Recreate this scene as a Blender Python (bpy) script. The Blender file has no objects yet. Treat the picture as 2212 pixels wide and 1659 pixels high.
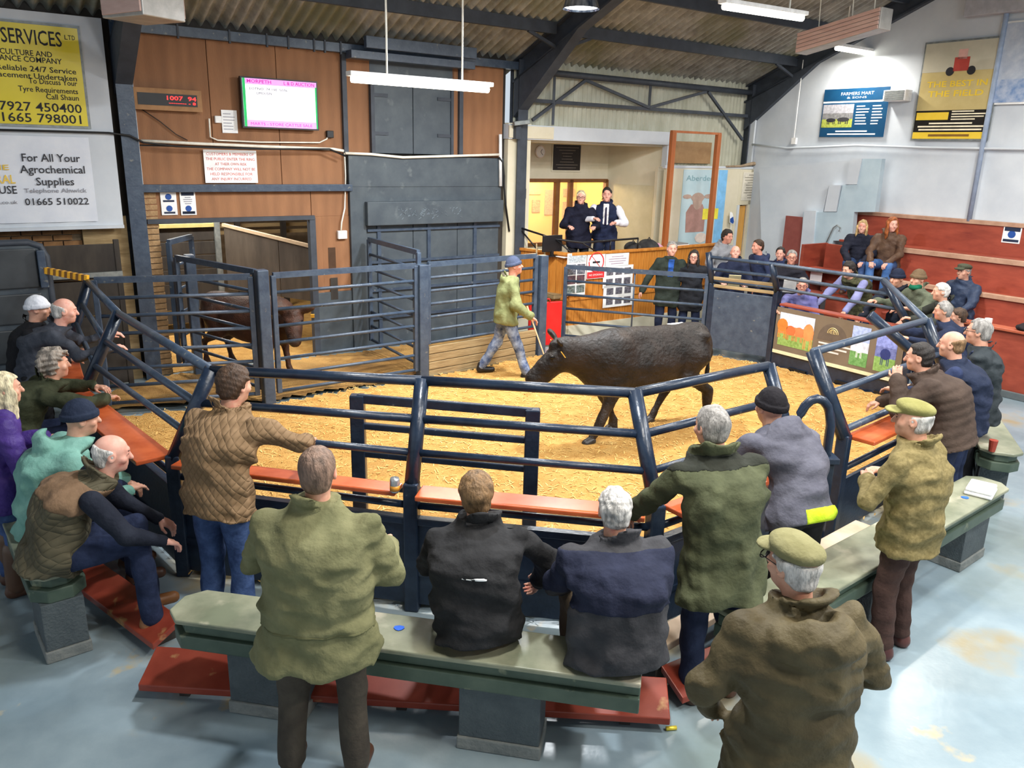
import bpy, math, random
import numpy as np
from mathutils import Matrix, Vector
random.seed(7); np.random.seed(7)
scn = bpy.context.scene
COL = scn.collection
# ------------------------------------------------------------------ camera
F_PX, PITCH, ROLL, CAMH = 1720.0, math.radians(16.2), math.radians(1.5), 3.12
CX, CY = 1106.0, 829.5
_F = np.array([0, math.cos(PITCH), -math.sin(PITCH)])
_R0 = np.array([1.0, 0, 0]); _U0 = np.array([0, math.sin(PITCH), math.cos(PITCH)])
_R = math.cos(ROLL)*_R0 + math.sin(ROLL)*_U0
_U = -math.sin(ROLL)*_R0 + math.cos(ROLL)*_U0
CAM = np.array([0, 0, CAMH])
cd = bpy.data.cameras.new('camera'); cam = bpy.data.objects.new('camera', cd); COL.objects.link(cam)
cd.sensor_width = 36; cd.lens = F_PX/2212*36; cd.clip_end = 200
cam.matrix_world = Matrix(((_R[0], _U[0], -_F[0], 0), (_R[1], _U[1], -_F[1], 0), (_R[2], _U[2], -_F[2], CAMH), (0, 0, 0, 1)))
scn.camera = cam
# ------------------------------------------------------------------ world, exposure
w = bpy.data.worlds.new('world'); scn.world = w; w.use_nodes = True
bg = w.node_tree.nodes['Background']; bg.inputs[0].default_value = (0.80, 0.90, 1.0, 1); bg.inputs[1].default_value = 0.8
vs = scn.view_settings; vs.view_transform = 'Standard'; vs.look = 'None'; vs.gamma = 1; vs.use_curve_mapping = False
vs.exposure = -0.05
# ------------------------------------------------------------------ photo pixel -> place
def ray(u, v): return _F + _R*((u-CX)/F_PX) - _U*((v-CY)/F_PX)
def G(u, v, z=0.0):
    d = ray(u, v); return CAM + d*((z-CAMH)/d[2])
AZ = math.radians(54.0)
E1 = np.array([math.sin(AZ), math.cos(AZ), 0]); E2 = np.array([math.cos(AZ), -math.sin(AZ), 0]); EZ = np.array([0, 0, 1.0])
OFF = -11.548; SC = 14.35         # side wall offset, corner position along it
class Frame:
    def __init__(s, o, r, u, n): s.o, s.r, s.u, s.n = [np.array(k, float) for k in (o, r, u, n)]
    def p(s, x, y, d=0.0): return s.o + s.r*x + s.u*y + s.n*d
    def px(s, u, v, d=0.0):
        q = ray(u, v); t = ((s.o + s.n*d - CAM)@s.n)/(q@s.n); P = CAM + q*t - s.o
        return P@s.r, P@s.u
    def rect(s, u0, v0, u1, v1, d=0.0):
        a = s.px(u0, v0, d); b = s.px(u1, v1, d); return min(a[0], b[0]), max(a[0], b[0]), min(a[1], b[1]), max(a[1], b[1])
WALL = Frame(E2*OFF, E1, EZ, E2)
GAB = Frame(E2*OFF + E1*SC, E2, EZ, -E1)
# ------------------------------------------------------------------ materials
def lin(c):
    return tuple(((x/255)/12.92 if x/255 <= .04045 else ((x/255+.055)/1.055)**2.4) for x in c)+(1,)
MATS = {}
def M(name, c1, c2=None, scale=6, rough=.6, bump=0, bscale=None, metal=0, stretch=(1, 1, 1), emit=0, detail=6, spots=None, wave=None, quilt=0, spec=.4, lo=.35, hi=.65):
    if name in MATS: return MATS[name]
    m = bpy.data.materials.new(name); m.use_nodes = True; nt = m.node_tree; N = nt.nodes; L = nt.links
    b = N['Principled BSDF']; b.inputs['Roughness'].default_value = rough; b.inputs['Metallic'].default_value = metal
    b.inputs['Specular IOR Level'].default_value = spec
    tc = N.new('ShaderNodeTexCoord'); mp = N.new('ShaderNodeMapping'); mp.inputs['Scale'].default_value = stretch
    L.new(tc.outputs['Object'], mp.inputs[0])
    no = N.new('ShaderNodeTexNoise'); no.inputs['Scale'].default_value = scale; no.inputs['Detail'].default_value = detail; no.inputs['Roughness'].default_value = .6
    L.new(mp.outputs[0], no.inputs['Vector'])
    rp = N.new('ShaderNodeValToRGB'); L.new(no.outputs['Fac'], rp.inputs[0])
    c2 = c2 or tuple(min(255, x*1.12+3) for x in c1)
    rp.color_ramp.elements[0].position = lo; rp.color_ramp.elements[1].position = hi
    rp.color_ramp.elements[0].color = lin(c1); rp.color_ramp.elements[1].color = lin(c2)
    out = rp.outputs[0]
    for (sc_, a0, a1, colr) in (spots or ()):
        n2 = N.new('ShaderNodeTexNoise'); n2.inputs['Scale'].default_value = sc_; n2.inputs['Detail'].default_value = 8; L.new(mp.outputs[0], n2.inputs['Vector'])
        r2 = N.new('ShaderNodeMapRange'); r2.inputs[1].default_value = a0; r2.inputs[2].default_value = a1; L.new(n2.outputs['Fac'], r2.inputs[0])
        mx = N.new('ShaderNodeMix'); mx.data_type = 'RGBA'; L.new(r2.outputs[0], mx.inputs[0]); L.new(out, mx.inputs[6]); mx.inputs[7].default_value = lin(colr); out = mx.outputs[2]
    hsrc = no.outputs['Fac']
    if wave:                                              # (scale, axis, darken)
        wv = N.new('ShaderNodeTexWave'); wv.inputs['Scale'].default_value = wave[0]; wv.bands_direction = wave[1]; wv.inputs['Distortion'].default_value = wave[3] if len(wave) > 3 else 4
        wv.inputs['Detail'].default_value = 3; L.new(mp.outputs[0], wv.inputs['Vector'])
        mx = N.new('ShaderNodeMix'); mx.data_type = 'RGBA'; mx.blend_type = 'MULTIPLY'; mx.inputs[0].default_value = wave[2]; L.new(out, mx.inputs[6]); L.new(wv.outputs['Color'], mx.inputs[7]); out = mx.outputs[2]
    L.new(out, b.inputs['Base Color'])
    if emit:
        L.new(out, b.inputs['Emission Color']); b.inputs['Emission Strength'].default_value = emit
    if quilt:
        acc = None
        for ax in ((1, 1), (1, -1)):
            dp = N.new('ShaderNodeVectorMath'); dp.operation = 'DOT_PRODUCT'; dp.inputs[1].default_value = (quilt*ax[0], quilt*.3, quilt*ax[1]*.8); L.new(tc.outputs['Object'], dp.inputs[0])
            sn = N.new('ShaderNodeMath'); sn.operation = 'SINE'; L.new(dp.outputs['Value'], sn.inputs[0])
            ab = N.new('ShaderNodeMath'); ab.operation = 'ABSOLUTE'; L.new(sn.outputs[0], ab.inputs[0])
            pw = N.new('ShaderNodeMath'); pw.operation = 'POWER'; pw.inputs[1].default_value = .45; L.new(ab.outputs[0], pw.inputs[0])
            if acc is None: acc = pw.outputs[0]
            else:
                mu = N.new('ShaderNodeMath'); mu.operation = 'MULTIPLY'; L.new(acc, mu.inputs[0]); L.new(pw.outputs[0], mu.inputs[1]); acc = mu.outputs[0]
        bp = N.new('ShaderNodeBump'); bp.inputs['Strength'].default_value = .7; bp.inputs['Distance'].default_value = .012; L.new(acc, bp.inputs['Height']); L.new(bp.outputs[0], b.inputs['Normal'])
    elif bump:
        n3 = N.new('ShaderNodeTexNoise'); n3.inputs['Scale'].default_value = bscale or scale*4; n3.inputs['Detail'].default_value = 5; L.new(mp.outputs[0], n3.inputs['Vector'])
        bp = N.new('ShaderNodeBump'); bp.inputs['Strength'].default_value = bump; bp.inputs['Distance'].default_value = .02; L.new(n3.outputs['Fac'], bp.inputs['Height']); L.new(bp.outputs[0], b.inputs['Normal'])
    MATS[name] = m; return m
# ------------------------------------------------------------------ objects
def A3(p): return np.array((p[0], p[1], p[2] if len(p) > 2 else 0.0), float)
def tag(o, label=None, cat=None, group=None, kind=None):
    if label: o['label'] = label
    if cat: o['category'] = cat
    if group: o['group'] = group
    if kind: o['kind'] = kind
    return o
def thing(name, label, cat, loc=(0, 0, 0), group=None, rz=0.0, kind=None):
    o = bpy.data.objects.new(name, None); o.empty_display_size = .1; COL.objects.link(o); o.location = A3(loc); o.rotation_euler = (0, 0, rz)
    return tag(o, label, cat, group, kind)
def root_loc(o):
    l = np.zeros(3)
    while o is not None: l += np.array(o.location); o = o.parent
    return l
def mesh_from(name, v, faces):
    me = bpy.data.meshes.new(name); me.from_pydata([tuple(map(float, q)) for q in v], [], faces); me.update(); return me
def link(name, me, mat, parent=None, smooth=False):
    if mat and not me.materials: me.materials.append(mat)
    o = bpy.data.objects.new(name, me); COL.objects.link(o)
    if parent: o.parent = parent
    if smooth: me.polygons.foreach_set('use_smooth', np.ones(len(me.polygons), bool))
    return o
class MB:
    """collects shapes in world space; build() links them as one mesh object"""
    def __init__(s): s.v = []; s.f = []
    def add(s, vs_, fs):
        n = len(s.v); s.v += [A3(q) for q in vs_]; s.f += [tuple(i+n for i in f) for f in fs]; return s
    def box(s, c, size, ax=None):
        ax = ax or ((1, 0, 0), (0, 1, 0), (0, 0, 1)); X, Y, Z = [np.array(a, float)*h/2 for a, h in zip(ax, size)]; c = A3(c)
        return s.add([c+i*X+j*Y+k*Z for k in (-1, 1) for j in (-1, 1) for i in (-1, 1)], [(0, 2, 3, 1), (4, 5, 7, 6), (0, 1, 5, 4), (2, 6, 7, 3), (0, 4, 6, 2), (1, 3, 7, 5)])
    def beam(s, a, b, wid, hei, up=(0, 0, 1)):
        a = A3(a); b = A3(b); d = b-a; L = np.linalg.norm(d); d = d/L; u = np.array(up, float); x = np.cross(d, u)
        if np.linalg.norm(x) < 1e-5: x = np.array([1., 0, 0])
        x /= np.linalg.norm(x); u = np.cross(x, d)
        return s.box((a+b)/2, (wid, L, hei), (x, d, u))
    def fbox(s, fr, x0, x1, y0, y1, d0, d1):
        return s.box(fr.p((x0+x1)/2, (y0+y1)/2, (d0+d1)/2), (x1-x0, y1-y0, d1-d0), (fr.r, fr.u, fr.n))
    def tube(s, pts, r, n=8, rr=None):
        pts = [A3(p) for p in pts]; rings = []
        for i, p in enumerate(pts):
            d = pts[min(i+1, len(pts)-1)]-pts[max(i-1, 0)]; d = d/(np.linalg.norm(d)+1e-9)
            a = np.cross(d, (0, 0, 1.)); a = a if np.linalg.norm(a) > .05 else np.cross(d, (1., 0, 0)); a /= np.linalg.norm(a); b = np.cross(d, a)
            q = rr[i] if rr else r
            rings.append([p+q*(math.cos(2*math.pi*k/n)*a+math.sin(2*math.pi*k/n)*b) for k in range(n)])
        fs = [(i*n+k, i*n+(k+1) % n, (i+1)*n+(k+1) % n, (i+1)*n+k) for i in range(len(pts)-1) for k in range(n)]
        fs += [tuple(range(n-1, -1, -1)), tuple(range((len(pts)-1)*n, len(pts)*n))]
        return s.add([q for rg in rings for q in rg], fs)
    def prism(s, poly, ext):
        n = len(poly); e = np.array(ext, float); P = [A3(q) for q in poly]
        return s.add(P+[q+e for q in P], [tuple(range(n)), tuple(range(2*n-1, n-1, -1))]+[((i+1) % n, i, n+i, n+(i+1) % n) for i in range(n)])
    def build(s, name, mat, parent=None, smooth=False, bevel=0, label=None, cat=None, group=None, kind=None):
        V = np.array(s.v)
        if parent is not None: base = root_loc(parent)
        else: base = np.array([(V[:, 0].min()+V[:, 0].max())/2, (V[:, 1].min()+V[:, 1].max())/2, V[:, 2].min()])
        o = link(name, mesh_from(name, V-base, s.f), mat, parent, smooth)
        if parent is None: o.location = base
        if bevel:
            m = o.modifiers.new('bevel', 'BEVEL'); m.width = bevel; m.segments = 2; m.limit_method = 'ANGLE'
        return tag(o, label, cat, group, kind)
def struct(name, mb, mat, parent=None, **k):
    return mb.build(name, mat, parent, kind=None if parent else 'structure', **k)
def pieces(name, mb_local, mat, parent, places):
    """alike pieces sharing one mesh; places = (loc world, rz, scale)"""
    V = np.array(mb_local.v); me = mesh_from(name, V, mb_local.f); base = root_loc(parent); out = []
    for loc, rz, sc in places:
        o = link(name, me, mat, parent); o.location = A3(loc)-base; o.rotation_euler = (0, 0, rz); o.scale = sc; out.append(o)
    return out
def txt(parent, s, fr, x, y, d, h, mat, width=None, align='CENTER', bold=0.0, name='lettering'):
    if width and 1 < len(s) <= 3 and name == 'lettering':
        for j, ch in enumerate(s): txt(parent, ch, fr, x-width/2+width*(j+.5)/len(s), y, d, h, mat, width/len(s)*.8, bold=bold, name='letter')
        return None
    cu = bpy.data.curves.new('t', 'FONT'); cu.body = s; cu.align_x = align; cu.align_y = 'CENTER'; cu.size = h/.7; cu.offset = bold*h; cu.resolution_u = 2
    o = bpy.data.objects.new('t', cu); COL.objects.link(o); bpy.context.view_layer.update()
    me = bpy.data.meshes.new_from_object(o); bpy.data.objects.remove(o)
    V = np.array([q.co[:] for q in me.vertices]) if len(me.vertices) else np.zeros((0, 3))
    if len(V) == 0: return None
    if width: V[:, 0] *= width/max(1e-6, V[:, 0].max()-V[:, 0].min())
    base = root_loc(parent)
    Wd = [fr.p(x+q[0], y+q[1], d)-base for q in V]
    # one object per word
    fs = [tuple(p.vertices) for p in me.polygons]; iv = sorted((min(V[i, 0] for i in f), max(V[i, 0] for i in f), f) for f in fs); bpy.data.meshes.remove(me); words = []; end = -1e9; o = None
    for x0, x1, f in iv:
        if x0-end > .3*h: words.append([])
        words[-1].append(f); end = max(end, x1)
    for wf in words:
        ids = sorted({i for f in wf for i in f}); mp = {i: n for n, i in enumerate(ids)}
        o = link(name, mesh_from(name, [Wd[i] for i in ids], [tuple(mp[i] for i in f) for f in wf]), mat, parent)
    return o
SLOPE = math.tan(math.radians(22.5)); EAVE = 4.50
# ------------------------------------------------------------------ paints
m_roof = M('fibre_cement', (132, 132, 126), (180, 180, 174), scale=3, rough=.9, bump=.4, bscale=30, spots=[(.8, .5, .7, (130, 132, 108))])
m_wallcor = M('pale_sheeting', (176, 176, 158), (198, 199, 184), scale=4, rough=.7, stretch=(1, 1, .4))
m_steel = M('blue_grey_paint', (52, 66, 86), (70, 84, 102), scale=9, rough=.38, bump=.12, spots=[(14, .66, .74, (120, 122, 118))], spec=.5)
m_navy = M('navy_paint', (24, 36, 54), (36, 50, 70), scale=9, rough=.3, bump=.1, spots=[(18, .7, .76, (92, 98, 102))], spec=.5)
m_frame = M('dark_steel_paint', (54, 60, 70), (66, 73, 84), scale=5, rough=.55)
m_ply = M('brown_plywood', (140, 98, 68), (158, 112, 78), scale=2.5, rough=.75, stretch=(1, 1, .25), bump=.15, bscale=60, wave=(2.2, 'X', .12))
m_grey = M('grey_door_paint', (66, 75, 84), (82, 91, 98), scale=3, rough=.5, spots=[(5, .62, .75, (104, 112, 116))])
m_white = M('white_wall_paint', (196, 203, 212), (210, 216, 223), scale=1.5, rough=.6, bump=.05)
m_cream = M('cream_paint', (212, 204, 178), (224, 216, 194), scale=2, rough=.6)
m_floor = M('painted_concrete', (120, 138, 148), (152, 168, 176), scale=.9, rough=.26, bump=.06, bscale=20, detail=9, spots=[(.9, .57, .66, (160, 146, 112)), (3.4, .68, .74, (170, 160, 134)), (.35, .55, .75, (104, 112, 96))])
m_straw = M('sawdust_bedding', (178, 128, 60), (208, 164, 94), scale=7, rough=.95, bump=.9, bscale=55, detail=10, spots=[(1.1, .56, .72, (176, 132, 70)), (26, .62, .72, (150, 98, 36))], lo=.3, hi=.7)
m_mud = M('soiled_bedding', (150, 110, 60), (205, 160, 92), scale=4, rough=.95, bump=.8, bscale=45, detail=10, spots=[(2, .5, .66, (112, 84, 48))])
m_red = M('red_stained_timber', (142, 62, 46), (164, 76, 56), scale=3, rough=.5, stretch=(1, 1, 3), spots=[(2.2, .62, .72, (126, 50, 40))])
m_redtop = M('worn_timber_edge', (168, 128, 104), (190, 152, 128), scale=5, rough=.6)
m_pine = M('varnished_pine', (196, 120, 44), (220, 148, 66), scale=5, rough=.4, stretch=(3, 3, .5), wave=(5, 'X', .25))
m_brick = M('buff_brick', (150, 118, 84), (184, 152, 112), scale=8, rough=.9, bump=.5)
m_mortar = M('mortar', (120, 104, 84), rough=.95)
m_dark = M('dark_timber', (44, 40, 38), (66, 60, 54), scale=5, rough=.7, stretch=(1, 1, .3))
m_plank = M('weathered_plank', (134, 112, 78), (168, 146, 108), scale=5, rough=.85, bump=.3, stretch=(.4, .4, 3))
m_galv = M('galvanised_steel', (120, 126, 128), (150, 156, 156), scale=12, rough=.45, metal=.3)
m_wcable = M('white_cable', (226, 222, 210), rough=.5)
m_bcable = M('black_cable', (24, 24, 26), rough=.5)
m_orwood = M('orange_varnished_wood', (158, 88, 44), (180, 106, 60), scale=6, rough=.4, stretch=(1, 1, .2))
m_wplastic = M('white_plastic', (228, 228, 226), rough=.4)
m_black = M('black_plastic', (22, 22, 25), rough=.4)
m_white_print = M('white_print', (236, 238, 240), rough=.6)
m_black_print = M('black_print', (28, 28, 34), rough=.6)
# ------------------------------------------------------------------ floor, ring bedding
def flat(name, poly, z0, z1, mat, **k):
    mb = MB(); mb.prism([(p[0], p[1], z0) for p in poly][::-1], (0, 0, z1-z0)); return mb
struct('floor', flat('floor', [(-13, -3), (14, -3), (14, 21), (-13, 21)], -.12, 0, 0), m_floor)
# fence line: (base x, base y, top x, top y)
POSTS = dict(L3=(-4.98, 8.72, -4.80, 8.90), L2=(-3.90, 6.95, -3.66, 7.24), P1=(-2.43, 5.36, -2.11, 5.38), P2=(-.66, 4.97, -.62, 5.26), P3=(.95, 4.72, .82, 5.10),
             P4=(2.15, 5.62, 1.96, 5.92), P5=(2.74, 6.18, 2.48, 6.42), R=(4.45, 7.74, 4.15, 7.92), S=(4.72, 8.75, 4.05, 8.95), B2=(5.28, 10.35, 4.95, 10.70), B1=(4.02, 12.10, 3.86, 12.02), B0=(3.16, 12.72, 3.06, 12.72))
GL = np.array([-3.04, 9.51]); GM = np.array([-1.27, 10.84]); GR = np.array([.42, 12.30]); G4L = np.array([.86, 13.42])
ringpoly = [POSTS[k][:2] for k in ('L3', 'L2', 'P1', 'P2', 'P3', 'P4', 'P5', 'R', 'S', 'B2', 'B1', 'B0')]+[tuple(G4L), tuple(GR), tuple(GM), tuple(GL)]
def bedding(name, poly, mat, label, res=.09, h=.03):
    poly = np.array(poly); x0, y0 = poly.min(0); x1, y1 = poly.max(0)
    xs = np.arange(x0, x1, res); ys = np.arange(y0, y1, res); X, Y = np.meshgrid(xs, ys, indexing='ij')
    ins = np.zeros(X.shape, bool); n = len(poly)
    for i in range(n):
        a = poly[i]; b = poly[(i+1) % n]
        with np.errstate(divide='ignore', invalid='ignore'):
            c = ((a[1] > Y) != (b[1] > Y)) & (X < (b[0]-a[0])*(Y-a[1])/(b[1]-a[1]+1e-12)+a[0])
        ins ^= c
    Z = .02+h*(.5+.25*np.sin(X*3.1+1.7*np.sin(Y*2.3))+.25*np.sin(Y*4.3+X*1.7))+np.random.rand(*X.shape)*.012
    idx = -np.ones(X.shape, int); idx[ins] = np.arange(ins.sum())
    V = np.stack([X[ins], Y[ins], Z[ins]], 1)
    q = ins[:-1, :-1] & ins[1:, :-1] & ins[1:, 1:] & ins[:-1, 1:]
    fs = np.stack([idx[:-1, :-1][q], idx[1:, :-1][q], idx[1:, 1:][q], idx[:-1, 1:][q]], 1)
    o = link(name, mesh_from(name, V, [tuple(map(int, f)) for f in fs]), mat, None, True)
    return tag(o, label, 'bedding', kind='stuff'), V
_, RV = bedding('sawdust_bedding', ringpoly, m_straw, 'loose golden sawdust spread over the sale ring floor')
yard = [tuple(WALL.p(.9, 0, 1.2)[:2]), tuple(GL), tuple(GM), tuple(GR), tuple(WALL.p(8.0, 0, .16)[:2]), tuple(WALL.p(2.2, 0, .16)[:2])]
bedding('soiled_bedding', yard, m_mud, 'trodden brown and yellow bedding behind the ring gates', h=.05)
# loose shavings: one stuff mesh
sel = RV[np.random.choice(len(RV), 9000)]; n = len(sel); ang = np.random.rand(n)*6.28; ln = .012+.03*np.random.rand(n)
d = np.stack([np.cos(ang)*ln, np.sin(ang)*ln, (np.random.rand(n)-.3)*.012], 1); p_ = np.stack([-np.sin(ang), np.cos(ang), 0*ang], 1)*.005
c = sel+np.stack([(np.random.rand(n)-.5)*.09, (np.random.rand(n)-.5)*.09, np.full(n, .006)], 1)
V = np.stack([c-d-p_, c+d-p_, c+d+p_, c-d+p_], 1).reshape(-1, 3); me = mesh_from('shavings', V, [(4*i, 4*i+1, 4*i+2, 4*i+3) for i in range(n)])
tag(link('wood_shavings', me, M('shaving', (200, 146, 66), (250, 214, 138), scale=3, rough=.9, lo=.3, hi=.7)), 'small curled wood shavings scattered across the ring', 'shavings', kind='stuff')
# ------------------------------------------------------------------ roof
def corr(fr_pt, L0, L1, pitch, amp, q0, q1, nq=2):
    n = int((L1-L0)/pitch*8); mb = MB(); vs_ = []; fs = []
    for i in range(n+1):
        x = L0+(L1-L0)*i/n; h = amp*math.sin(2*math.pi*i/8)
        for j in range(nq): vs_.append(fr_pt(x, q0+(q1-q0)*j/(nq-1), h))
    for i in range(n):
        for j in range(nq-1): a = i*nq+j; fs.append((a, a+1, a+nq+1, a+nq))
    mb.add(vs_, fs); return mb
nrm = np.array([0, -math.sin(math.radians(22.5)), math.cos(math.radians(22.5))])
def roofpt(s, t, h=0.0):
    z = EAVE+.16+(t if t < 8.2 else 16.4-t)*SLOPE
    return E1*s+E2*(OFF+t)+EZ*(z+h)
RIDGE = 8.2
mb = corr(lambda x, q, h: roofpt(x, q, h), -7, SC+.2, .158, .045, -.5, RIDGE); struct('ceiling', mb, m_roof, smooth=True)
mb = corr(lambda x, q, h: roofpt(x, q, h), -7, SC+.2, .158, .045, RIDGE, 17); o = struct('ceiling_far_slope', mb, m_roof, smooth=True); o.name = 'ceiling.001'
def roof_t(u, v, drop=.1):
    q = ray(u, v); # z = EAVE+.16-drop+(P.e2-OFF)*SLOPE
    a = (EAVE+.16-drop)-CAM[2]+(CAM@E2-OFF)*SLOPE; k = q[2]-(q@E2)*SLOPE
    P = CAM+q*(a/k); return P@E2-OFF
T1 = roof_t(1500, 103, .12)
fr_ = thing('roof_frame', 'dark grey steel rafters and purlins under the corrugated roof', 'roof frame', E1*8.37+E2*(OFF+.2))
for i, s in enumerate((-4.0, 2.20, 8.37, SC+.02)):
    mb = MB(); wd = .2
    # rafter as an I section: web and two flanges
    for (lo, hi, ww) in ((.30, 0, .03), (.02, 0, wd), (.34, .30, wd)):
        mb.prism([E1*(s-ww/2)+E2*(OFF+t)+EZ*(EAVE+.10+t*SLOPE-o_) for t, o_ in ((-.05, lo), (RIDGE, lo), (RIDGE, hi), (-.05, hi))], E1*ww)
    mb.prism([E1*(s-.1)+E2*(OFF+t)+EZ*z for t, z in ((0, 3.7), (1.6, EAVE+.10+1.6*SLOPE-.34), (0, EAVE-.2))], E1*.2)
    mb.build('rafter', m_frame, fr_)
    mb = MB()
    for (a, b, c_, d_) in ((-.1, .1, .11, .13), (-.1, .1, -.13, -.11), (-.012, .012, -.11, .11)):
        mb.fbox(WALL, s+a, s+b, 0 if i > 2 else 0, EAVE+.1, .02+c_, .02+d_)
    mb.build('column', m_frame if i > 1 else m_steel, fr_)
for k in range(1, 5):
    t = T1*k
    if t > RIDGE: break
    for s0, s1 in ((-4, 2.1), (2.3, 8.27), (8.47, SC)):
        mb = MB(); a = roofpt(s0, t, -.12); b = roofpt(s1, t, -.12); mb.beam(a, b, .07, .17, up=(0, 0, 1)); mb.build('purlin', m_frame, fr_)
for s in (8.37, 2.2, SC):
    for sg in (-1, 1):
        mb = MB(); a = roofpt(s+sg*.62, T1, -.2); b = E1*s+E2*(OFF+T1)+EZ*(EAVE+.1+T1*SLOPE-.36); mb.beam(a, b, .045, .045); mb.build('rafter_stay', m_frame, fr_)
# eave gutter beam with brackets, corrugated upper wall and its lattice girder
mb = MB(); mb.fbox(WALL, 2.3, 8.27, EAVE-.06, EAVE+.06, .0, .12); mb.build('eave_beam', m_steel, fr_)
for s in (3.55, 4.05, 4.35, 4.72, 4.88, 5.12, 2.9): mb = MB(); mb.fbox(WALL, s-.012, s+.012, EAVE-.09, EAVE+.08, .1, .135); mb.build('bracket', m_frame, fr_)
g_ = thing('lattice_girder', 'steel lattice eaves girder over the pale corrugated wall', 'girder', WALL.p(11.3, 3.9, .1))
mb = MB(); mb.tube([WALL.p(8.5, EAVE-.06, .12), WALL.p(SC-.1, EAVE-.06, .12)], .055, 10); mb.build('top_chord', m_frame, g_, True)
mb = MB(); mb.beam(WALL.p(8.5, 3.98, .08), WALL.p(SC-.1, 3.98, .08), .05, .06); mb.build('bottom_chord', m_frame, g_)
for a, b in (((8.6, 3.66), (9.75, 4.38)), ((9.75, 4.38), (11.35, 4.0)), ((11.35, 4.0), (12.9, 4.38)), ((12.95, 4.38), (SC-.2, 3.5)), ((11.35, 4.0), (11.35, 4.4)), ((9.05, 3.6), (9.05, 4.4))):
    mb = MB(); mb.beam(WALL.p(*a, .1), WALL.p(*b, .1), .045, .05); mb.build('lattice_bar', m_frame, g_)
struct('wall_upper', corr(lambda x, q, h: WALL.p(x, q, -.05+h), 8.3, 12.1, .105, .012, 3.45, EAVE+.15), m_wallcor, smooth=True)
struct('wall_upper', corr(lambda x, q, h: WALL.p(x, q, -.05+h), 12.1, SC+.1, .105, .012, 2.85, EAVE+.15), m_wallcor, smooth=True)
# ------------------------------------------------------------------ side wall (brown plywood and grey doors)
wl = thing('wall_side', None, None, WALL.p(5, 0, 0)); wl['kind'] = 'structure'; wl['label'] = 'brown plywood and grey sheeted side wall behind the ring'
def wpanel(x0, x1, y0, y1, mat, d0=-.03, d1=.0, name='panel', bevel=.004): mb = MB(); mb.fbox(WALL, x0, x1, y0, y1, d0, d1); return mb.build(name, mat, wl, bevel=bevel)
xs = [2.3, 3.27, 4.2, 5.17]
for a, b in zip(xs[:-1], xs[1:]): wpanel(a+.004, b-.004, 3.1, EAVE+.05, m_ply)
for a, b in ((2.3, 4.2), (4.2, 5.17)): wpanel(a+.004, b-.004, 2.58, 3.08, m_ply)
for a, b in ((2.3, 4.62), (4.62, 5.22)): wpanel(a+.004, b-.004, 2.13, 2.52, m_ply)
mb = MB(); mb.prism([WALL.p(x, y, -.03) for x, y in ((4.55, 2.13), (4.78, 2.13), (4.78, 0), (4.62, 0), (4.62, 1.95))], E2*.03); mb.build('panel', m_ply, wl)
wpanel(4.78, 5.22, .98, 2.13, m_ply); wpanel(4.64, 5.22, 0, .98, m_grey, 0, .02)
wpanel(5.2, 5.62, 3.03, EAVE, m_ply); wpanel(5.62, 7.1, 4.04, EAVE, m_grey); wpanel(7.06, 7.22, 3.03, EAVE, m_ply); wpanel(7.22, 8.05, 3.03, EAVE, m_ply)
for x0_, x1_, y0_, y1_ in ((2.2, 8.12, 2.14, EAVE+.22), (4.66, 8.12, 0, 2.14)): mb = MB(); mb.fbox(WALL, x0_, x1_, y0_, y1_, -.07, -.035); mb.build('backing', m_dark, wl)
mb = MB(); mb.fbox(WALL, 2.3, 5.25, 2.5, 2.6, 0, .1); mb.build('beam', m_steel, wl, bevel=.006)
mb = MB(); mb.fbox(WALL, 2.33, 4.65, 2.09, 2.15, -.05, .06); mb.build('lintel', m_frame, wl)
mb = MB(); mb.fbox(WALL, 4.57, 4.66, 0, 2.12, -.06, .05); mb.build('door_jamb', m_frame, wl)
for s in (5.19, 7.2): mb = MB(); mb.fbox(WALL, s-.035, s+.035, 3.05, EAVE, 0, .06); mb.build('post', m_frame, wl)
wpanel(4.86, 4.98, 1.28, 1.66, M('dark_slot', (70, 50, 36), rough=.9), 0, .004, 'slot'); wpanel(4.87, 4.99, .86, 1.2, m_dark, .02, .024, 'slot')
# grey sheeting round the shedding door
wpanel(5.22, 8.05, 2.56, 3.02, m_grey, 0, .05); wpanel(5.48, 8.02, 2.2, 2.56, m_grey, 0, .04); wpanel(5.22, 5.48, 0, 2.56, m_grey, 0, .06)
for x0, x1 in ((5.48, 6.32), (6.32, 7.16), (7.16, 8.0)): wpanel(x0+.005, x1-.005, 0, 2.2, m_grey, -.02, .02, 'sheet')
mb = MB(); mb.fbox(WALL, 5.46, 8.0, 1.98, 2.34, .05, .16); hd = mb.build('door_header', m_grey, wl, bevel=.01)
cm = M('chalk', (128, 140, 150), rough=.95)
for i in range(70):
    x = 6.0+random.random()*1.15; y = 2.08+random.random()*.17; mb = MB(); a = WALL.p(x, y, .163); mb.beam(a, WALL.p(x+random.uniform(-.05, .05), y+random.uniform(-.04, .04), .163), .003, .011, up=E2)
    if i == 0: cmb = MB()
    cmb.v, cmb.f = cmb.add(mb.v, mb.f).v, cmb.f
cmb.build('chalk_scribble', cm, hd)
for s in (5.7, 6.6, 7.5): mb = MB(); mb.fbox(WALL, s-.03, s+.03, 0, 1.98, .02, .05); mb.build('door_stile', m_steel, wl)
for z in (.5, .95, 1.4, 1.9): mb = MB(); mb.fbox(WALL, 5.5, 8.0, z-.02, z+.02, .02, .06); mb.build('door_rail', m_steel, wl)
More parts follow.
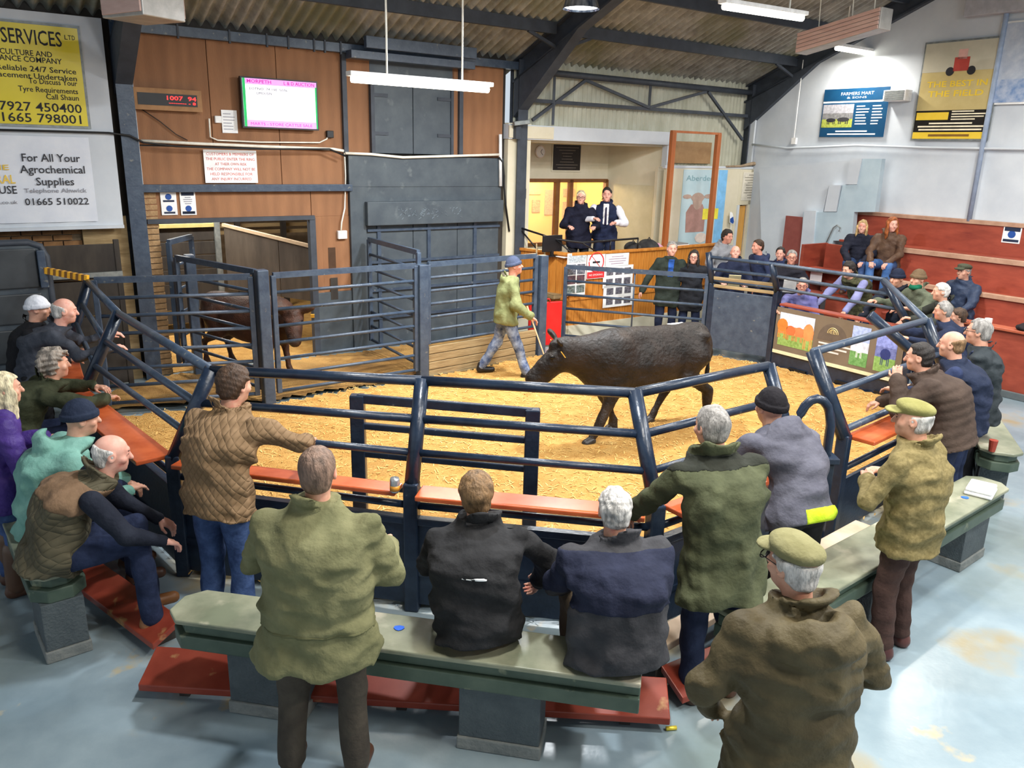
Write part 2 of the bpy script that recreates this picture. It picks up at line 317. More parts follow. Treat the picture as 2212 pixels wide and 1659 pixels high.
# upper hatch
h_ = thing('door_2', None, None, WALL.p(6.3, 3.05, .05)); h_['kind'] = 'structure'; h_['label'] = 'grey double hatch doors high in the plywood wall'
for x0, x1 in ((5.63, 6.32), (6.33, 7.03)): mb = MB(); mb.fbox(WALL, x0, x1, 3.06, 4.05, .0, .045); mb.build('leaf', m_grey, h_, bevel=.006)
for x0, x1 in ((5.6, 5.66), (7.0, 7.05)): mb = MB(); mb.fbox(WALL, x0, x1, 3.04, 4.08, .0, .07); mb.build('jamb', m_frame, h_)
for x, z in ((5.75, 3.35), (6.9, 3.35), (5.75, 3.9), (6.9, 3.9)): mb = MB(); mb.fbox(WALL, x-.14, x+.14, z-.025, z+.025, .045, .06); mb.build('hinge', m_frame, h_)
tr = thing('hatch_track', 'blue-grey steel sliding track beams above the upper hatch', 'beam', WALL.p(6.3, 4.4, .3))
mb = MB(); mb.fbox(WALL, 5.2, 7.3, 4.36, 4.47, .1, .3); mb.build('lower_beam', m_steel, tr, bevel=.005)
mb = MB(); mb.fbox(WALL, 5.38, 7.25, 4.5, 4.66, .34, .42); mb.build('upper_beam', m_steel, tr, bevel=.005)
# left end of the wall: brick pier, brick course, tan board
bw = thing('wall_left', None, None, WALL.p(1, 0, 0)); bw['kind'] = 'structure'; bw['label'] = 'brown brick wall below the hoardings at far left'
mb = MB(); mb.fbox(WALL, -5, 1.55, 0, 2.3, -.22, -.06); mb.build('mortar_bed', m_mortar, bw)
bb = MB(); bb.box((0, 0, 0), (.21, .05, .062)); pl = []
for r in range(15):
    for k in range(12):
        x = 1.5-.225*k-(.11 if r % 2 else 0)-.06
        pl.append((WALL.p(x, 1.12+.075*r, -.045+random.uniform(-.004, .004)), math.pi/2-AZ, (1, 1, 1)))
pieces('brick', bb, M('brown_brick', (96, 66, 42), (146, 108, 70), scale=3, rough=.9, bump=.4), bw, pl)
mb = MB(); mb.fbox(WALL, -5, 2.32, 2.2, EAVE+.22, -.2, -.06); mb.build('upper_board', m_dark, bw)
mb = MB(); mb.fbox(WALL, 1.55, 2.08, 0, 2.2, -.1, .02); mb.build('tan_board', m_plank, bw, bevel=.005)
pier = thing('trim_1', None, None, WALL.p(2.4, 0, 0)); pier['kind'] = 'structure'; pier['label'] = 'buff brick pier beside the left steel column'
mb = MB(); mb.fbox(WALL, 2.31, 2.47, 0, 2.5, -.19, -.01); mb.build('mortar_core', m_mortar, pier)
bb = MB(); bb.box((0, 0, 0), (.17, .2, .065)); pieces('brick', bb, m_brick, pier, [(WALL.p(2.39+random.uniform(-.006, .006), .04+.078*i, -.09), math.pi/2-AZ, (1, 1, 1)) for i in range(32)])
mb = MB(); mb.fbox(WALL, 2.28, 2.33, 2.5, 4.1, .0, .03); mb.build('white_strip', m_white, pier)
# ------------------------------------------------------------------ gable wall
gw = thing('wall_gable', None, None, GAB.p(4, 0, 0)); gw['kind'] = 'structure'; gw['label'] = 'white painted gable wall above the red tiered seats'
mb = MB(); z = lambda t: EAVE+.12+(t if t < RIDGE else 2*RIDGE-t)*SLOPE
mb.prism([GAB.p(t, y, -.02) for t, y in ((-.1, 0), (-.1, z(0)), (RIDGE, z(RIDGE)), (13, z(13)), (13, 0))], E1*.12); mb.build('plaster', m_white, gw)
mb = MB(); x, y = GAB.px(2140, 250); mb.tube([GAB.p(4.91, 2.2, .06), GAB.p(4.91, 6.6, .06)], .04); mb.build('drain_pipe', M('pale_blue_pipe', (150, 166, 190), rough=.5), gw, True)
mb = MB(); mb.fbox(GAB, .12, .26, 0, 4.3, .0, .05); mb.build('corner_trim', m_white, gw)
mb = MB(); P_ = [GAB.px(u, v, .05) for u, v in ((1625, 312), (1700, 320), (1760, 318), (1850, 314), (2000, 319), (2212, 322))]; P_ = P_+[(9, P_[-1][1])]
mb.tube([GAB.p(x, y, .05) for x, y in P_], .022, 6); tag(mb.build('wall_conduit', m_white, None, True), 'white painted conduit pipe running along the gable wall', 'pipe')
mb = MB(); a = GAB.px(1740, 120, .05); b = GAB.px(1715, 300, .05); mb.tube([GAB.p(b[0], 5.0, .05), GAB.p(b[0], b[1], .05)], .008, 5); mb.fbox(GAB, b[0]-.05, b[0]+.05, b[1]-.1, b[1]+.02, 0, .06)
tag(mb.build('switch_cable', m_wplastic), 'thin white cable and switch box on the gable wall beside the blue sign', 'switch')
x0, x1, y0, y1 = GAB.rect(1917, 196, 1962, 218, .1)
v_ = thing('wall_vent', 'white boxed louvre vent right of the blue sign', 'vent', GAB.p(x0, y0, .1)); mb = MB(); mb.fbox(GAB, x0, x1, y0, y1, .0, .22); mb.build('case', m_wplastic, v_, bevel=.01)
for i in range(5): mb = MB(); yy = y0+(y1-y0)*(i+.8)/5.6; mb.fbox(GAB, x0+.03, x1-.03, yy-.012, yy+.012, .215, .23); mb.build('slat', m_galv, v_)
# tiered red seating
ts = thing('tiered_seating', 'red stained timber grandstand benches stepped up against the white gable', 'grandstand', GAB.p(6, 0, 1.2))
T0, TE = 2.78, 12.5
def tier(name, x0, y0, y1, d0, d1, mat): mb = MB(); mb.fbox(GAB, x0, TE, y0, y1, d0, d1); return mb.build(name, mat, ts, bevel=.008)
tier('backrest', T0, 1.2, 2.18, .02, .06, m_red); tier('cap_rail', T0, 2.16, 2.23, .0, .09, m_redtop)
tier('seat', T0, 1.66, 1.70, .06, .42, m_red); tier('foot_deck', T0, 1.20, 1.24, .3, .80, m_red)
tier('backrest', T0+.0, .76, 1.64, .78, .82, m_red); tier('cap_rail', T0+.55, 1.64, 1.72, .76, .86, m_redtop)
tier('seat', T0-.15, 1.16, 1.20, .82, 1.2, m_red); tier('foot_deck', T0-.15, .76, .80, 1.1, 1.55, m_red)
tier('backrest', T0+1.9, .36, 1.20, 1.53, 1.57, m_red); tier('cap_rail', T0+1.9, 1.2, 1.27, 1.51, 1.61, m_redtop)
tier('riser', T0+.6, 0, .78, 1.5, 1.53, m_red)
tier('seat', T0+1.9, .74, .78, 1.57, 1.95, m_red); tier('foot_deck', T0+1.9, .34, .38, 1.57, 2.42, m_red)
tier('front_panel', T0+3.1, .06, .92, 2.40, 2.44, m_red); tier('front_desk', T0+3.1, .92, .96, 2.28, 2.5, M('front_desk_timber', (170, 84, 58), (188, 102, 72), rough=.4)); tier('toe_kick', T0+3.1, 0, .1, 2.44, 2.48, M('grey_kick', (90, 96, 98), rough=.7))
mb = MB(); mb.fbox(GAB, T0-.22, T0-.16, 0, 1.62, .5, 1.25); mb.build('end_panel', m_red, ts)
# stepped white stair block at the corner
st = thing('stair_block', 'pale blue and white stepped stair side beside the red seating', 'stairs', GAB.p(2.3, 0, .5))
pb = M('pale_blue_paint', (176, 196, 208), (190, 208, 218), scale=3, rough=.6)
def gpoly(pts, d): return [GAB.p(*GAB.px(u, v, d), d) for u, v in pts]
D_ = .35
pg = gpoly([(1862, 343), (1905, 343), (1890, 458), (1845, 458), (1840, 520), (1800, 520), (1785, 580), (1728, 580), (1735, 458), (1808, 458), (1820, 400), (1850, 398)], D_)
mb = MB(); mb.prism(pg, E1*.12); mb.build('side_panel', pb, st)
for q in (((1837, 343), (1862, 343), (1851, 398), (1826, 398)), ((1791, 400), (1816, 400), (1806, 457), (1780, 457))): mb = MB(); mb.prism(gpoly(q, D_+.02), E1*.2); mb.build('riser_block', m_white, st)
mb = MB(); mb.prism(gpoly([(1737, 455), (1762, 455), (1750, 600), (1722, 600)], D_+.03), E1*.1); mb.build('newel_panel', m_white, st)
mb = MB(); mb.prism(gpoly([(1640, 362), (1837, 346), (1826, 400), (1790, 402), (1778, 458), (1735, 458), (1722, 660), (1648, 660)], D_-.12), E1*.08); mb.build('white_side', m_white, st)
mb = MB(); q = [GAB.px(u, v, D_+.06) for u, v in ((1768, 560), (1800, 492), (1808, 486), (1815, 492), (1812, 500))]; mb.tube([GAB.p(x, y, D_+.06) for x, y in q], .012, 6); tag(mb.build('walking_stick', m_galv, None, True), 'grey crook-handled walking stick leaning on the pale blue stair side', 'stick')
x0, x1, y0, y1 = GAB.rect(1692, 466, 1735, 620, D_+.06)
mb = MB(); mb.fbox(GAB, x0, x1, 0, y1, D_-.06, D_-.02); d3 = mb.build('door_3', M('maroon_paint', (136, 70, 64), (148, 80, 72), rough=.5), None, bevel=.006, kind='structure'); d3['label'] = 'maroon painted door at the foot of the stair block'
mb = MB(); mb.fbox(GAB, x1-.12, x1-.08, 1.2, 1.26, D_-.02, D_+.02); mb.build('door_handle', m_galv, d3)
# ------------------------------------------------------------------ office behind the rostrum
of = thing('wall_office', None, None, WALL.p(10, 0, 0)); of['kind'] = 'structure'; of['label'] = 'cream painted office walls behind the rostrum'
def op(x0, x1, y0, y1, d0, d1, mat, name): mb = MB(); mb.fbox(WALL, x0, x1, y0, y1, d0, d1); return mb.build(name, mat, of, bevel=.004)
op(8.12, 8.6, 0, 3.6, -.1, .08, m_cream, 'pier'); op(8.1, 12.1, 3.34, 3.58, -.06, .12, m_white, 'fascia'); op(8.1, 9.05, 3.36, 3.56, .1, .14, m_cream, 'fascia_end')
op(8.5, 12.0, .72, .8, -2.6, 1.0, m_plank, 'floor_deck'); op(8.3, 12.3, 3.3, 3.36, -2.6, -.04, m_cream, 'soffit')
BD = -1.25
x0, x1, y0, y1 = WALL.rect(1139, 388, 1303, 512, BD)
op(8.3, x0, .8, 3.35, BD-.08, BD, m_cream, 'back_wall'); op(x0, 11.7, y1, 3.35, BD-.08, BD, m_cream, 'back_wall'); op(x1, 11.7, .8, y1, BD-.08, BD, m_cream, 'back_wall'); op(x0, x1, .8, y0-.1, BD-.08, BD, m_cream, 'back_wall')
mb = MB(); a = WALL.p(11.62, .8, BD); b = WALL.p(12.02, .8, 0); mb.prism([a, b, b+EZ*2.55, a+EZ*2.55], E1*.08); mb.build('side_wall', m_cream, of)
op(11.93, 12.04, .8, 3.36, -.04, .1, m_white, 'door_post'); op(11.72, 11.95, .8, 2.93, .02, .1, m_cream, 'jamb')
# inner lit room
wr = M('warm_wall', (236, 200, 120), (242, 208, 130), scale=2, rough=.7)
op(8.3, 12.2, .8, 3.3, BD-1.7, BD-1.6, wr, 'inner_wall'); op(8.25, 8.35, .8, 3.3, BD-1.7, BD, wr, 'inner_side'); op(12.15, 12.25, .8, 3.3, BD-1.7, BD, wr, 'inner_side')
for i, (u0, v0, u1, v1) in enumerate(((1143, 408, 1168, 420), (1150, 432, 1166, 458), (1178, 410, 1200, 463), (1218, 408, 1240, 424), (1217, 436, 1240, 470))):
    a0, a1, b0, b1 = WALL.rect(u0, v0, u1, v1, BD-1.58); mb = MB(); mb.fbox(WALL, a0, a1, b0, b1, BD-1.6, BD-1.57)
    tag(mb.build('notice', M('notice%d' % i, ((190, 150, 110), (176, 120, 90), (150, 140, 130), (180, 128, 90), (186, 134, 100))[i], (210, 180, 140), scale=40, rough=.7)), ('small framed notice high on the lit office wall', 'framed picture on the left of the lit office wall', 'tall grey notice in the middle of the lit office wall', 'upper right notice on the lit office wall', 'lower right notice on the lit office wall')[i], 'notice')
l = bpy.data.lights.new('office_lamp', 'POINT'); l.energy = 130; l.color = (1, .80, .5); l.shadow_soft_size = .15
lo = thing('office_pendant_lamp', 'warm pendant lamp glowing inside the back office', 'lamp', WALL.p((x0+x1)/2, 2.75, BD-.8)); mb = MB(); mb.tube([WALL.p((x0+x1)/2, 2.95, BD-.8), WALL.p((x0+x1)/2, 3.3, BD-.8)], .01, 5); mb.build('cord', m_bcable, lo)
ll = bpy.data.objects.new('bulb_light', l); COL.objects.link(ll); ll.parent = lo
wn = thing('window_1', None, None, WALL.p((x0+x1)/2, y0, BD)); wn['kind'] = 'structure'; wn['label'] = 'brown framed office window glowing yellow behind the auctioneer'
fw = M('brown_frame', (120, 76, 40), (136, 90, 50), rough=.5)
for a0, a1, b0, b1 in ((x0, x1, y1-.05, y1+.02), (x0, x1, y0-.1, y0-.04), (x1-.05, x1+.02, y0-.1, y1), (WALL.px(1201, 440, BD)[0]-.05, WALL.px(1201, 440, BD)[0]+.05, y0-.1, y1), (WALL.px(1230, 440, BD)[0]-.045, WALL.px(1230, 440, BD)[0]+.045, y0-.1, y1)):
    mb = MB(); mb.fbox(WALL, a0, a1, b0, b1, BD-.04, BD+.05); mb.build('window_frame', fw, wn)
gl = bpy.data.materials.new('window_glass'); gl.use_nodes = True; b_ = gl.node_tree.nodes['Principled BSDF']; b_.inputs['Base Color'].default_value = (1, .97, .9, 1); b_.inputs['Alpha'].default_value = .12; b_.inputs['Roughness'].default_value = .05; MATS['window_glass'] = gl
mb = MB(); mb.fbox(WALL, x0, x1, y0-.05, y1-.03, BD-.022, BD-.016); mb.build('pane', gl, wn)
a0, a1, b0, b1 = WALL.rect(1345, 388, 1385, 520, BD+.35)
mb = MB(); q0 = WALL.p(11.69, .8, BD+.2); q1 = WALL.p(11.95, .8, -.18); mb.prism([q0, q1, q1+EZ*1.75, q0+EZ*1.75], -E1*.03); mb.build('inner_door', M('cream_door', (206, 198, 166), (214, 206, 176), rough=.5), of)
# clock, honours board
x, y = WALL.px(1167, 328, BD+.02); ck = thing('wall_clock', 'round white wall clock left of the black board', 'clock', WALL.p(x, y, BD))
mb = MB(); mb.tube([WALL.p(x, y, BD), WALL.p(x, y, BD+.03)], .12, 24); mb.build('case', M('clock_rim', (214, 200, 190), rough=.4), ck); mb = MB(); mb.tube([WALL.p(x, y, BD+.03), WALL.p(x, y, BD+.034)], .1, 24); mb.build('face', m_white_print, ck)
for an, ln in ((.6, .06), (2.4, .08)): mb = MB(); mb.beam(WALL.p(x, y, BD+.038), WALL.p(x+math.sin(an)*ln, y+math.cos(an)*ln, BD+.038), .004, .01, up=E2); mb.build('hand', m_black_print, ck)
a0, a1, b0, b1 = WALL.rect(1196, 312, 1252, 368, BD+.02); hb = thing('honours_board', 'black lettered board on the cream office wall', 'board', WALL.p(a0, b0, BD))
mb = MB(); mb.fbox(WALL, a0-.03, a1+.03, b0-.03, b1+.03, BD, BD+.02); mb.build('frame', m_cream, hb); mb = MB(); mb.fbox(WALL, a0, a1, b0, b1, BD+.02, BD+.03); mb.build('panel', M('board_black', (30, 26, 26), rough=.4), hb)
gt = M('grey_lettering', (120, 112, 104), rough=.6)
for i in range(8): mb = MB(); yy = b1-.05-(b1-b0-.08)*i/7.3; ww = (.42, .3, .2, .16, .2, .26, .4, .34)[i]*(a1-a0); mb.fbox(WALL, (a0+a1)/2-ww, (a0+a1)/2+ww, yy-.006, yy+.006, BD+.03, BD+.033); mb.build('lettering_line', gt, hb)
# cream partition right of office, with poster, notice, doorway
PD = .3
pt = thing('wall_partition', None, None, WALL.p(13, 0, PD)); pt['kind'] = 'structure'; pt['label'] = 'cream partition wall behind the standing farmers'
dx0, dx1, dy0, dy1 = WALL.rect(1592, 443, 1648, 600, PD)
def pp(x0, x1, y0, y1, mat=m_cream, name='panel', d0=PD-.08, d1=PD): mb = MB(); mb.fbox(WALL, x0, x1, y0, y1, d0, d1); return mb.build(name, mat, pt, bevel=.004)
pp(11.75, dx0, 0, 2.92); pp(dx1, SC-.05, 0, 2.92); pp(dx0, dx1, dy1, 2.92); pp(11.7, SC, 2.9, 2.96, m_white, 'cap')
pp(dx0, dx0+.06, 0, dy1, m_white, 'door_frame', PD-.04, PD+.03); pp(dx1-.05, dx1, 0, dy1, m_white, 'door_frame', PD-.04, PD+.03)
mb = MB(); mb.fbox(WALL, dx0+.06, dx0+.36, 0, dy1-.02, PD-.1, PD-.06); d1 = mb.build('door_1', M('orange_pine_door', (214, 158, 78), (226, 172, 92), rough=.4, stretch=(3, 3, .4)), kind='structure'); d1['label'] = 'pine door standing ajar in the partition'
mb = MB(); mb.tube([WALL.p(dx0+.31, .98, PD-.06), WALL.p(dx0+.31, .98, PD-.0)], .018, 8); mb.build('door_handle', m_galv, d1)
op(dx0-.1, SC, 0, 2.9, -.1, -.06, m_cream, 'passage_wall')
pp(12.05, 13.3, 3.0, 3.42, M('plank_infill', (150, 116, 80), (166, 132, 94), rough=.7), 'plank_infill', -.02, .02)
# dead branch lying on top of the partition
mb = MB(); pts = [WALL.p(*WALL.px(u, v, PD), PD) for u, v in ((1568, 360), (1600, 359), (1625, 354), (1660, 352), (1690, 355), (1720, 356), (1745, 360), (1780, 357), (1795, 346))]
mb.tube(pts, .03, 7, rr=[.02, .025, .04, .045, .045, .04, .035, .028, .006]); o = mb.build('dead_branch', M('bark', (150, 128, 104), (178, 158, 134), scale=14, rough=.95, bump=.8), None, True); tag(o, 'bare brown branch lying along the top of the partition', 'branch')
# ------------------------------------------------------------------ sale ring fence
BEND, TOP = .97, 1.61
def post(th, key, zt=TOP, zb=BEND, mat=None, r=.052, flat_=True):
    bx, by, tx, ty = POSTS[key]; mat = mat or m_navy
    dd = np.array([tx-bx, ty-by]); dd = dd/(np.linalg.norm(dd)+1e-9)
    mb = MB(); mb.box((bx, by, zb/2), (.1, .1, zb), ((dd[1], -dd[0], 0), (dd[0], dd[1], 0), (0, 0, 1))); q = mb.build('post', mat, th, bevel=.012)
    mb = MB(); mb.tube([(bx, by, zb-.03), (tx, ty, zt)], r, 10); mb.build('raking_arm', mat, th, True)
def at(key, z, zt=TOP, zb=BEND):
    bx, by, tx, ty = POSTS[key]
    if z <= zb: return np.array([bx, by, z])
    k = (z-zb)/(zt-zb); return np.array([bx+(tx-bx)*k, by+(ty-by)*k, z])
def railk(th, k1, k2, z, r=.03, mat=None, zt1=TOP, zt2=TOP):
    mb = MB(); mb.tube([at(k1, z, zt1), at(k2, z, zt2)], r, 10); mb.build('rail', mat or m_navy, th, True)
f1 = thing('ring_fence', 'navy tubular steel sale ring fence with raked posts along the near side', 'fence', (POSTS['P2'][0], POSTS['P2'][1], 0))
for k in ('L3', 'L2', 'P1', 'P2', 'P3', 'P4'): post(f1, k)
seq = ('L3', 'L2', 'P1', 'P2', 'P3', 'P4')
for a, b in zip(seq[:-1], seq[1:]):
    far = a in ('L3', 'L2')
    for z, r in ((1.6, .036), (1.36, .03), (1.15, .026)): railk(f1, a, b, z, r, m_steel if far else m_navy)
    railk(f1, a, b, .80, .026)
    A = at(a, 0); B = at(b, 0)
    mb = MB(); mb.beam(A+EZ*.36, B+EZ*.36, .03, .62); mb.build('kick_panel', m_navy, f1, bevel=.004)
    mb = MB(); mb.beam(A+EZ*.69, B+EZ*.69, .07, .05); mb.build('panel_rail', m_navy, f1, bevel=.006)
    mb = MB(); mb.beam(A+EZ*.30, B+EZ*.30, .06, .04); mb.build('panel_rib', m_navy, f1)
m_shelf = M('orange_varnished_shelf', (176, 76, 38), (206, 102, 58), scale=4, rough=.25, stretch=(1, 1, 2), spec=.6)
def shelf(P, Q, out, label, wid=.2, z=.93, mat=None):
    P = np.array(P, float); Q = np.array(Q, float); dd = (Q-P)/np.linalg.norm(Q-P); P = P+dd*.07; Q = Q-dd*.07; n_ = np.array([dd[1], -dd[0]])*out
    mb = MB(); c = (P+Q)/2+n_*(wid/2-.02); mb.box((c[0], c[1], z), (np.linalg.norm(Q-P), wid, .035), ((dd[0], dd[1], 0), (-dd[1], dd[0], 0), (0, 0, 1)))
    return tag(mb.build('leaning_shelf', mat or m_shelf, bevel=.008), label, 'shelf', 'timber leaning shelves round the ring')
b_ = lambda k: POSTS[k][:2]
shelf(b_('L3'), b_('L2'), 1, 'orange timber shelf on the far left ring section beside the bald man in black', .24)
shelf(b_('L2'), b_('P1'), 1, 'long bright orange timber shelf along the left ring section', .26)
shelf(b_('P1'), b_('P2'), 1, 'orange timber shelf holding the drinks can', .16)
shelf(b_('P2'), b_('P3'), 1, 'orange timber shelf in front of the two seated men in black')
shelf(b_('P3'), b_('P4'), 1, 'orange timber shelf under the green-coated man\'s elbow')
shelf(b_('P5'), b_('R'), 1, 'orange timber shelf under the man in brown with hand at mouth', .24)
# right-hand side of the ring, beyond the walk-through gap
f2 = thing('ring_fence', 'blue-grey tubular ring fence on the right beyond the walk-through gap', 'fence', (POSTS['R'][0], POSTS['R'][1], 0))
for k in ('P5', 'R'): post(f2, k, r=.06)
post(f2, 'S', 1.45, .95, r=.06)
for k in ('B2', 'B1', 'B0'): post(f2, k, 1.62 if k != 'B0' else 1.68, 1.2 if k != 'B2' else 1.0, m_navy)
for z, r in ((1.6, .034), (1.28, .03), (1.0, .03)): railk(f2, 'P5', 'R', z, r, m_steel)
railk(f2, 'R', 'B2', 1.6, .036, m_steel)
mb = MB(); mb.beam(at('P5', .3), at('R', .3), .03, .5); mb.build('kick_panel', m_navy, f2)
mb = MB(); mb.beam(at('R', .3), at('S', .3), .03, .5); mb.build('kick_panel', m_navy, f2)
for z in (.65,): railk(f2, 'P5', 'R', z, .028); railk(f2, 'R', 'S', z, .028)
for z, r in ((1.61, .028), (1.42, .026), (1.24, .024)):
    mb = MB(); mb.tube([at('B2', z, 1.62, 1.0), at('B1', z, 1.62, 1.2), at('B0', z, 1.68, 1.2)], r, 8); mb.build('rail', m_steel, f2, True)
mb = MB(); mb.beam((5.28, 10.35, .14), (4.02, 12.10, .14), .06, .24); mb.build('kick_board', m_navy, f2, bevel=.01)
mb = MB(); mb.beam((4.02, 12.10, .62), (3.16, 12.72, .62), .04, .95); mb.build('sheeted_panel', m_steel, f2, bevel=.006)
for z in (1.16, 1.28): mb = MB(); mb.beam((4.02, 12.10, z), (3.16, 12.72, z), .06, .05); mb.build('timber_rail', m_plank, f2, bevel=.01)
P, Q = np.array([5.28, 10.35]), np.array([4.02, 12.10]); d_ = (P-Q)/np.linalg.norm(P-Q)
for k in (.25, .62, .9): c = Q+(P-Q)*k; mb = MB(); mb.box((c[0]+d_[1]*.03*0-.04*.8, c[1]-.04*.6, .05), (.3, .05, .07), ((d_[0], d_[1], 0), (-d_[1], d_[0], 0), (0, 0, 1))); mb.build('drain_slot', m_black, f2)
shelf(Q, P, -1, 'red timber shelf on top of the brown advertising banner', .16, 1.0, m_red)
# brown banner on that side, facing into the ring
BN = Frame((Q[0], Q[1], 0), (d_[0], d_[1], 0), EZ, (-abs(d_[1]), -abs(d_[0]), 0)); LN = np.linalg.norm(P-Q)
BN.n = np.cross(BN.r, BN.u)*1.0
if BN.n@(CAM-BN.o) < 0: BN.n = -BN.n
bn = thing('ring_banner', 'brown advertising banner with cattle photographs on the far right ring side', 'banner', BN.p(LN/2, .3, .04))
mb = MB(); mb.fbox(BN, .07, LN-.05, .30, .97, .045, .055); mb.build('sheet', M('banner_brown', (112, 98, 82), (124, 110, 94), scale=2, rough=.5), bn)
mb = MB(); mb.fbox(BN, .07, LN-.05, .26, .31, .045, .06); mb.build('white_edge', M('cream_strip', (216, 206, 170), rough=.6), bn)
def photo(parent, fr, x0, x1, y0, y1, d, sky, mid, grass, blobs, name='photograph'):
    for k, (c_, a, b) in enumerate(((sky, .62, 1), (mid, .36, .62), (grass, 0, .36))):
        mb = MB(); mb.fbox(fr, x0, x1, y0+(y1-y0)*a, y0+(y1-y0)*b, d, d+.002); mb.build(name, M('%s_%s%d%s' % (parent.name, name, k, x0), c_, tuple(min(255, q+36) for q in c_), scale=25, rough=.6), parent)
    for j, (bx, by, bw_, bh, c_) in enumerate(blobs):
        mb = MB(); cx_, cy_ = x0+(x1-x0)*bx, y0+(y1-y0)*by; ww, hh = (x1-x0)*bw_, (y1-y0)*bh
        mb.prism([fr.p(cx_+ww*math.cos(t)*(1 if abs(math.cos(t)) > .3 else .9), cy_+hh*math.sin(t), d+.002) for t in [k*.5236 for k in range(12)]], fr.n*.0015)
        for lx in (-.7, -.4, .45, .75): mb.fbox(fr, cx_+ww*lx-ww*.07, cx_+ww*lx+ww*.07, cy_-hh*2.0, cy_, d+.002, d+.003)
        mb.build('cattle_print', M('print_%d_%d_%d' % c_, c_, rough=.6), parent)
photo(bn, BN, .14, .74, .40, .90, .056, (190, 202, 226), (196, 120, 62), (120, 150, 70), [(.1, .62, .16, .2, (196, 120, 50)), (.35, .5, .14, .15, (190, 100, 56)), (.6, .5, .13, .15, (206, 116, 70)), (.86, .55, .15, .26, (222, 132, 78))])
photo(bn, BN, 1.35, 1.62, .36, .92, .056, (150, 168, 214), (190, 196, 214), (90, 140, 74), [(.5, .45, .2, .12, (230, 228, 224))])
photo(bn, BN, 1.72, 2.02, .36, .92, .056, (120, 132, 200), (90, 100, 160), (120, 160, 80), [(.5, .45, .25, .14, (40, 52, 110))])
mb = MB(); mb.prism([BN.p(1.05+.24*math.cos(t), .62+.26*math.sin(t), .055) for t in [k*math.pi/12 for k in range(13)]], BN.n*.002); mb.build('arch_logo', M('banner_dark', (92, 80, 70), rough=.6), bn)
for rr_ in (.085, .06): 
    mb = MB(); mb.tube([BN.p(1.05+rr_*math.cos(t), .735+rr_*math.sin(t), .06) for t in [k*math.pi/10 for k in range(11)]], .006, 4); mb.build('emblem', M('banner_gold', (206, 186, 130), rough=.5), bn)
txt(bn, 'EE', BN, 1.05, .755, .06, .05, M('banner_gold', (206, 186, 130)), .09)
for i, wd_ in enumerate((.52, .46, .34)): mb = MB(); yy = .575-.055*i; mb.fbox(BN, .84, .84+wd_, yy-.012, yy+.012, .056, .058); mb.build('lettering_line', M('banner_text', (216, 206, 202), rough=.6), bn)
# looped grab rail in the walk-through gap
mb = MB(); pts = [np.array([2.42, 5.72, 0]), np.array([2.42, 5.72, 1.2])]+[np.array([2.42-.12+.12*math.cos(t), 5.72+.02, 1.2+.2*math.sin(t)]) for t in [k*math.pi/8 for k in range(1, 9)]]+[np.array([2.2, 5.72, .95])]
gr_ = thing('grab_rail', 'dark steel looped grab rail standing in the walk-through gap', 'rail', (2.42, 5.72, 0)); mb.tube(pts, .035, 10); mb.build('loop', m_navy, gr_, True); mb = MB(); mb.box((2.42, 5.72, .45), (.11, .11, .9)); mb.build('sleeve', m_navy, gr_, bevel=.01); mb = MB(); mb.box((2.42, 5.72, .93), (.16, .16, .05)); mb.build('flange', m_navy, gr_, bevel=.01)
# inner refuge panel standing just inside the near side
rf = thing('refuge_panel', 'short navy square-post barrier standing on the sawdust inside the ring', 'barrier', (-.25, 5.75, 0))
a, b = np.array([-1.19, 5.86, 0]), np.array([.16, 5.62, 0])
for q in (a, b): mb = MB(); mb.box((q[0], q[1], .65), (.11, .09, 1.3)); mb.build('post', m_navy, rf, bevel=.01)
for z, h in ((1.27, .07), (1.05, .05), (.82, .05), (.55, .05)): mb = MB(); mb.beam(a+EZ*z, b+EZ*z, .05, h); mb.build('rail', m_navy, rf, bevel=.008)
# ------------------------------------------------------------------ gates at the back
def gate(label, P, Q, z0, z1, nr, group='tubular ring gates', mat=None, d=.0, r=.022, name='ring_gate', mids=0):
    P = np.array(P, float); Q = np.array(Q, float); mat = mat or m_steel
    g = thing(name, label, 'gate', ((P[0]+Q[0])/2, (P[1]+Q[1])/2, 0), group)
    A = lambda k, z: np.array([P[0]+(Q[0]-P[0])*k, P[1]+(Q[1]-P[1])*k, z])
    for k in (0, 1): mb = MB(); mb.beam(A(k, z0-.02), A(k, z1), .06, .06, up=(Q[0]-P[0], Q[1]-P[1], 0)); mb.build('stile', mat, g, bevel=.006)
    for i in range(nr):
        z = z0+(z1-z0)*i/(nr-1); mb = MB()
        if i == nr-1: mb.beam(A(0, z), A(1, z), .05, .07)
        else: mb.tube([A(0, z), A(1, z)], r, 8)
        mb.build('rail', mat, g, i < nr-1)
    for k in range(mids): mb = MB(); q = (k+1)/(mids+1); mb.tube([A(q, z0), A(q, z1)], .015, 6); mb.build('brace', mat, g, True)
    return g
def gpost(label, p, h, mat=None, w=.14):
    mb = MB(); mb.box((p[0], p[1], h/2), (w, w, h), ((E1[0], E1[1], 0), (E2[0], E2[1], 0), (0, 0, 1))); return tag(mb.build('gate_post', mat or m_steel, bevel=.012), label, 'post', 'square gate posts')
gpost('square steel gate post between the left and middle ring gates', GL, 1.70); gpost('square steel gate post behind the ring centre', GM, 1.63); gpost('square steel gate post beside the timber rostrum', GR, 1.62)
u_ = lambda a, b: (b-a)/np.linalg.norm(b-a)
L3 = np.array(POSTS['L3'][2:]); dl = u_(L3, GL)
gate('left ring gate of horizontal tubes hung from the raked corner post', L3+dl*.06, GL-dl*.13, .16, 1.62, 8)
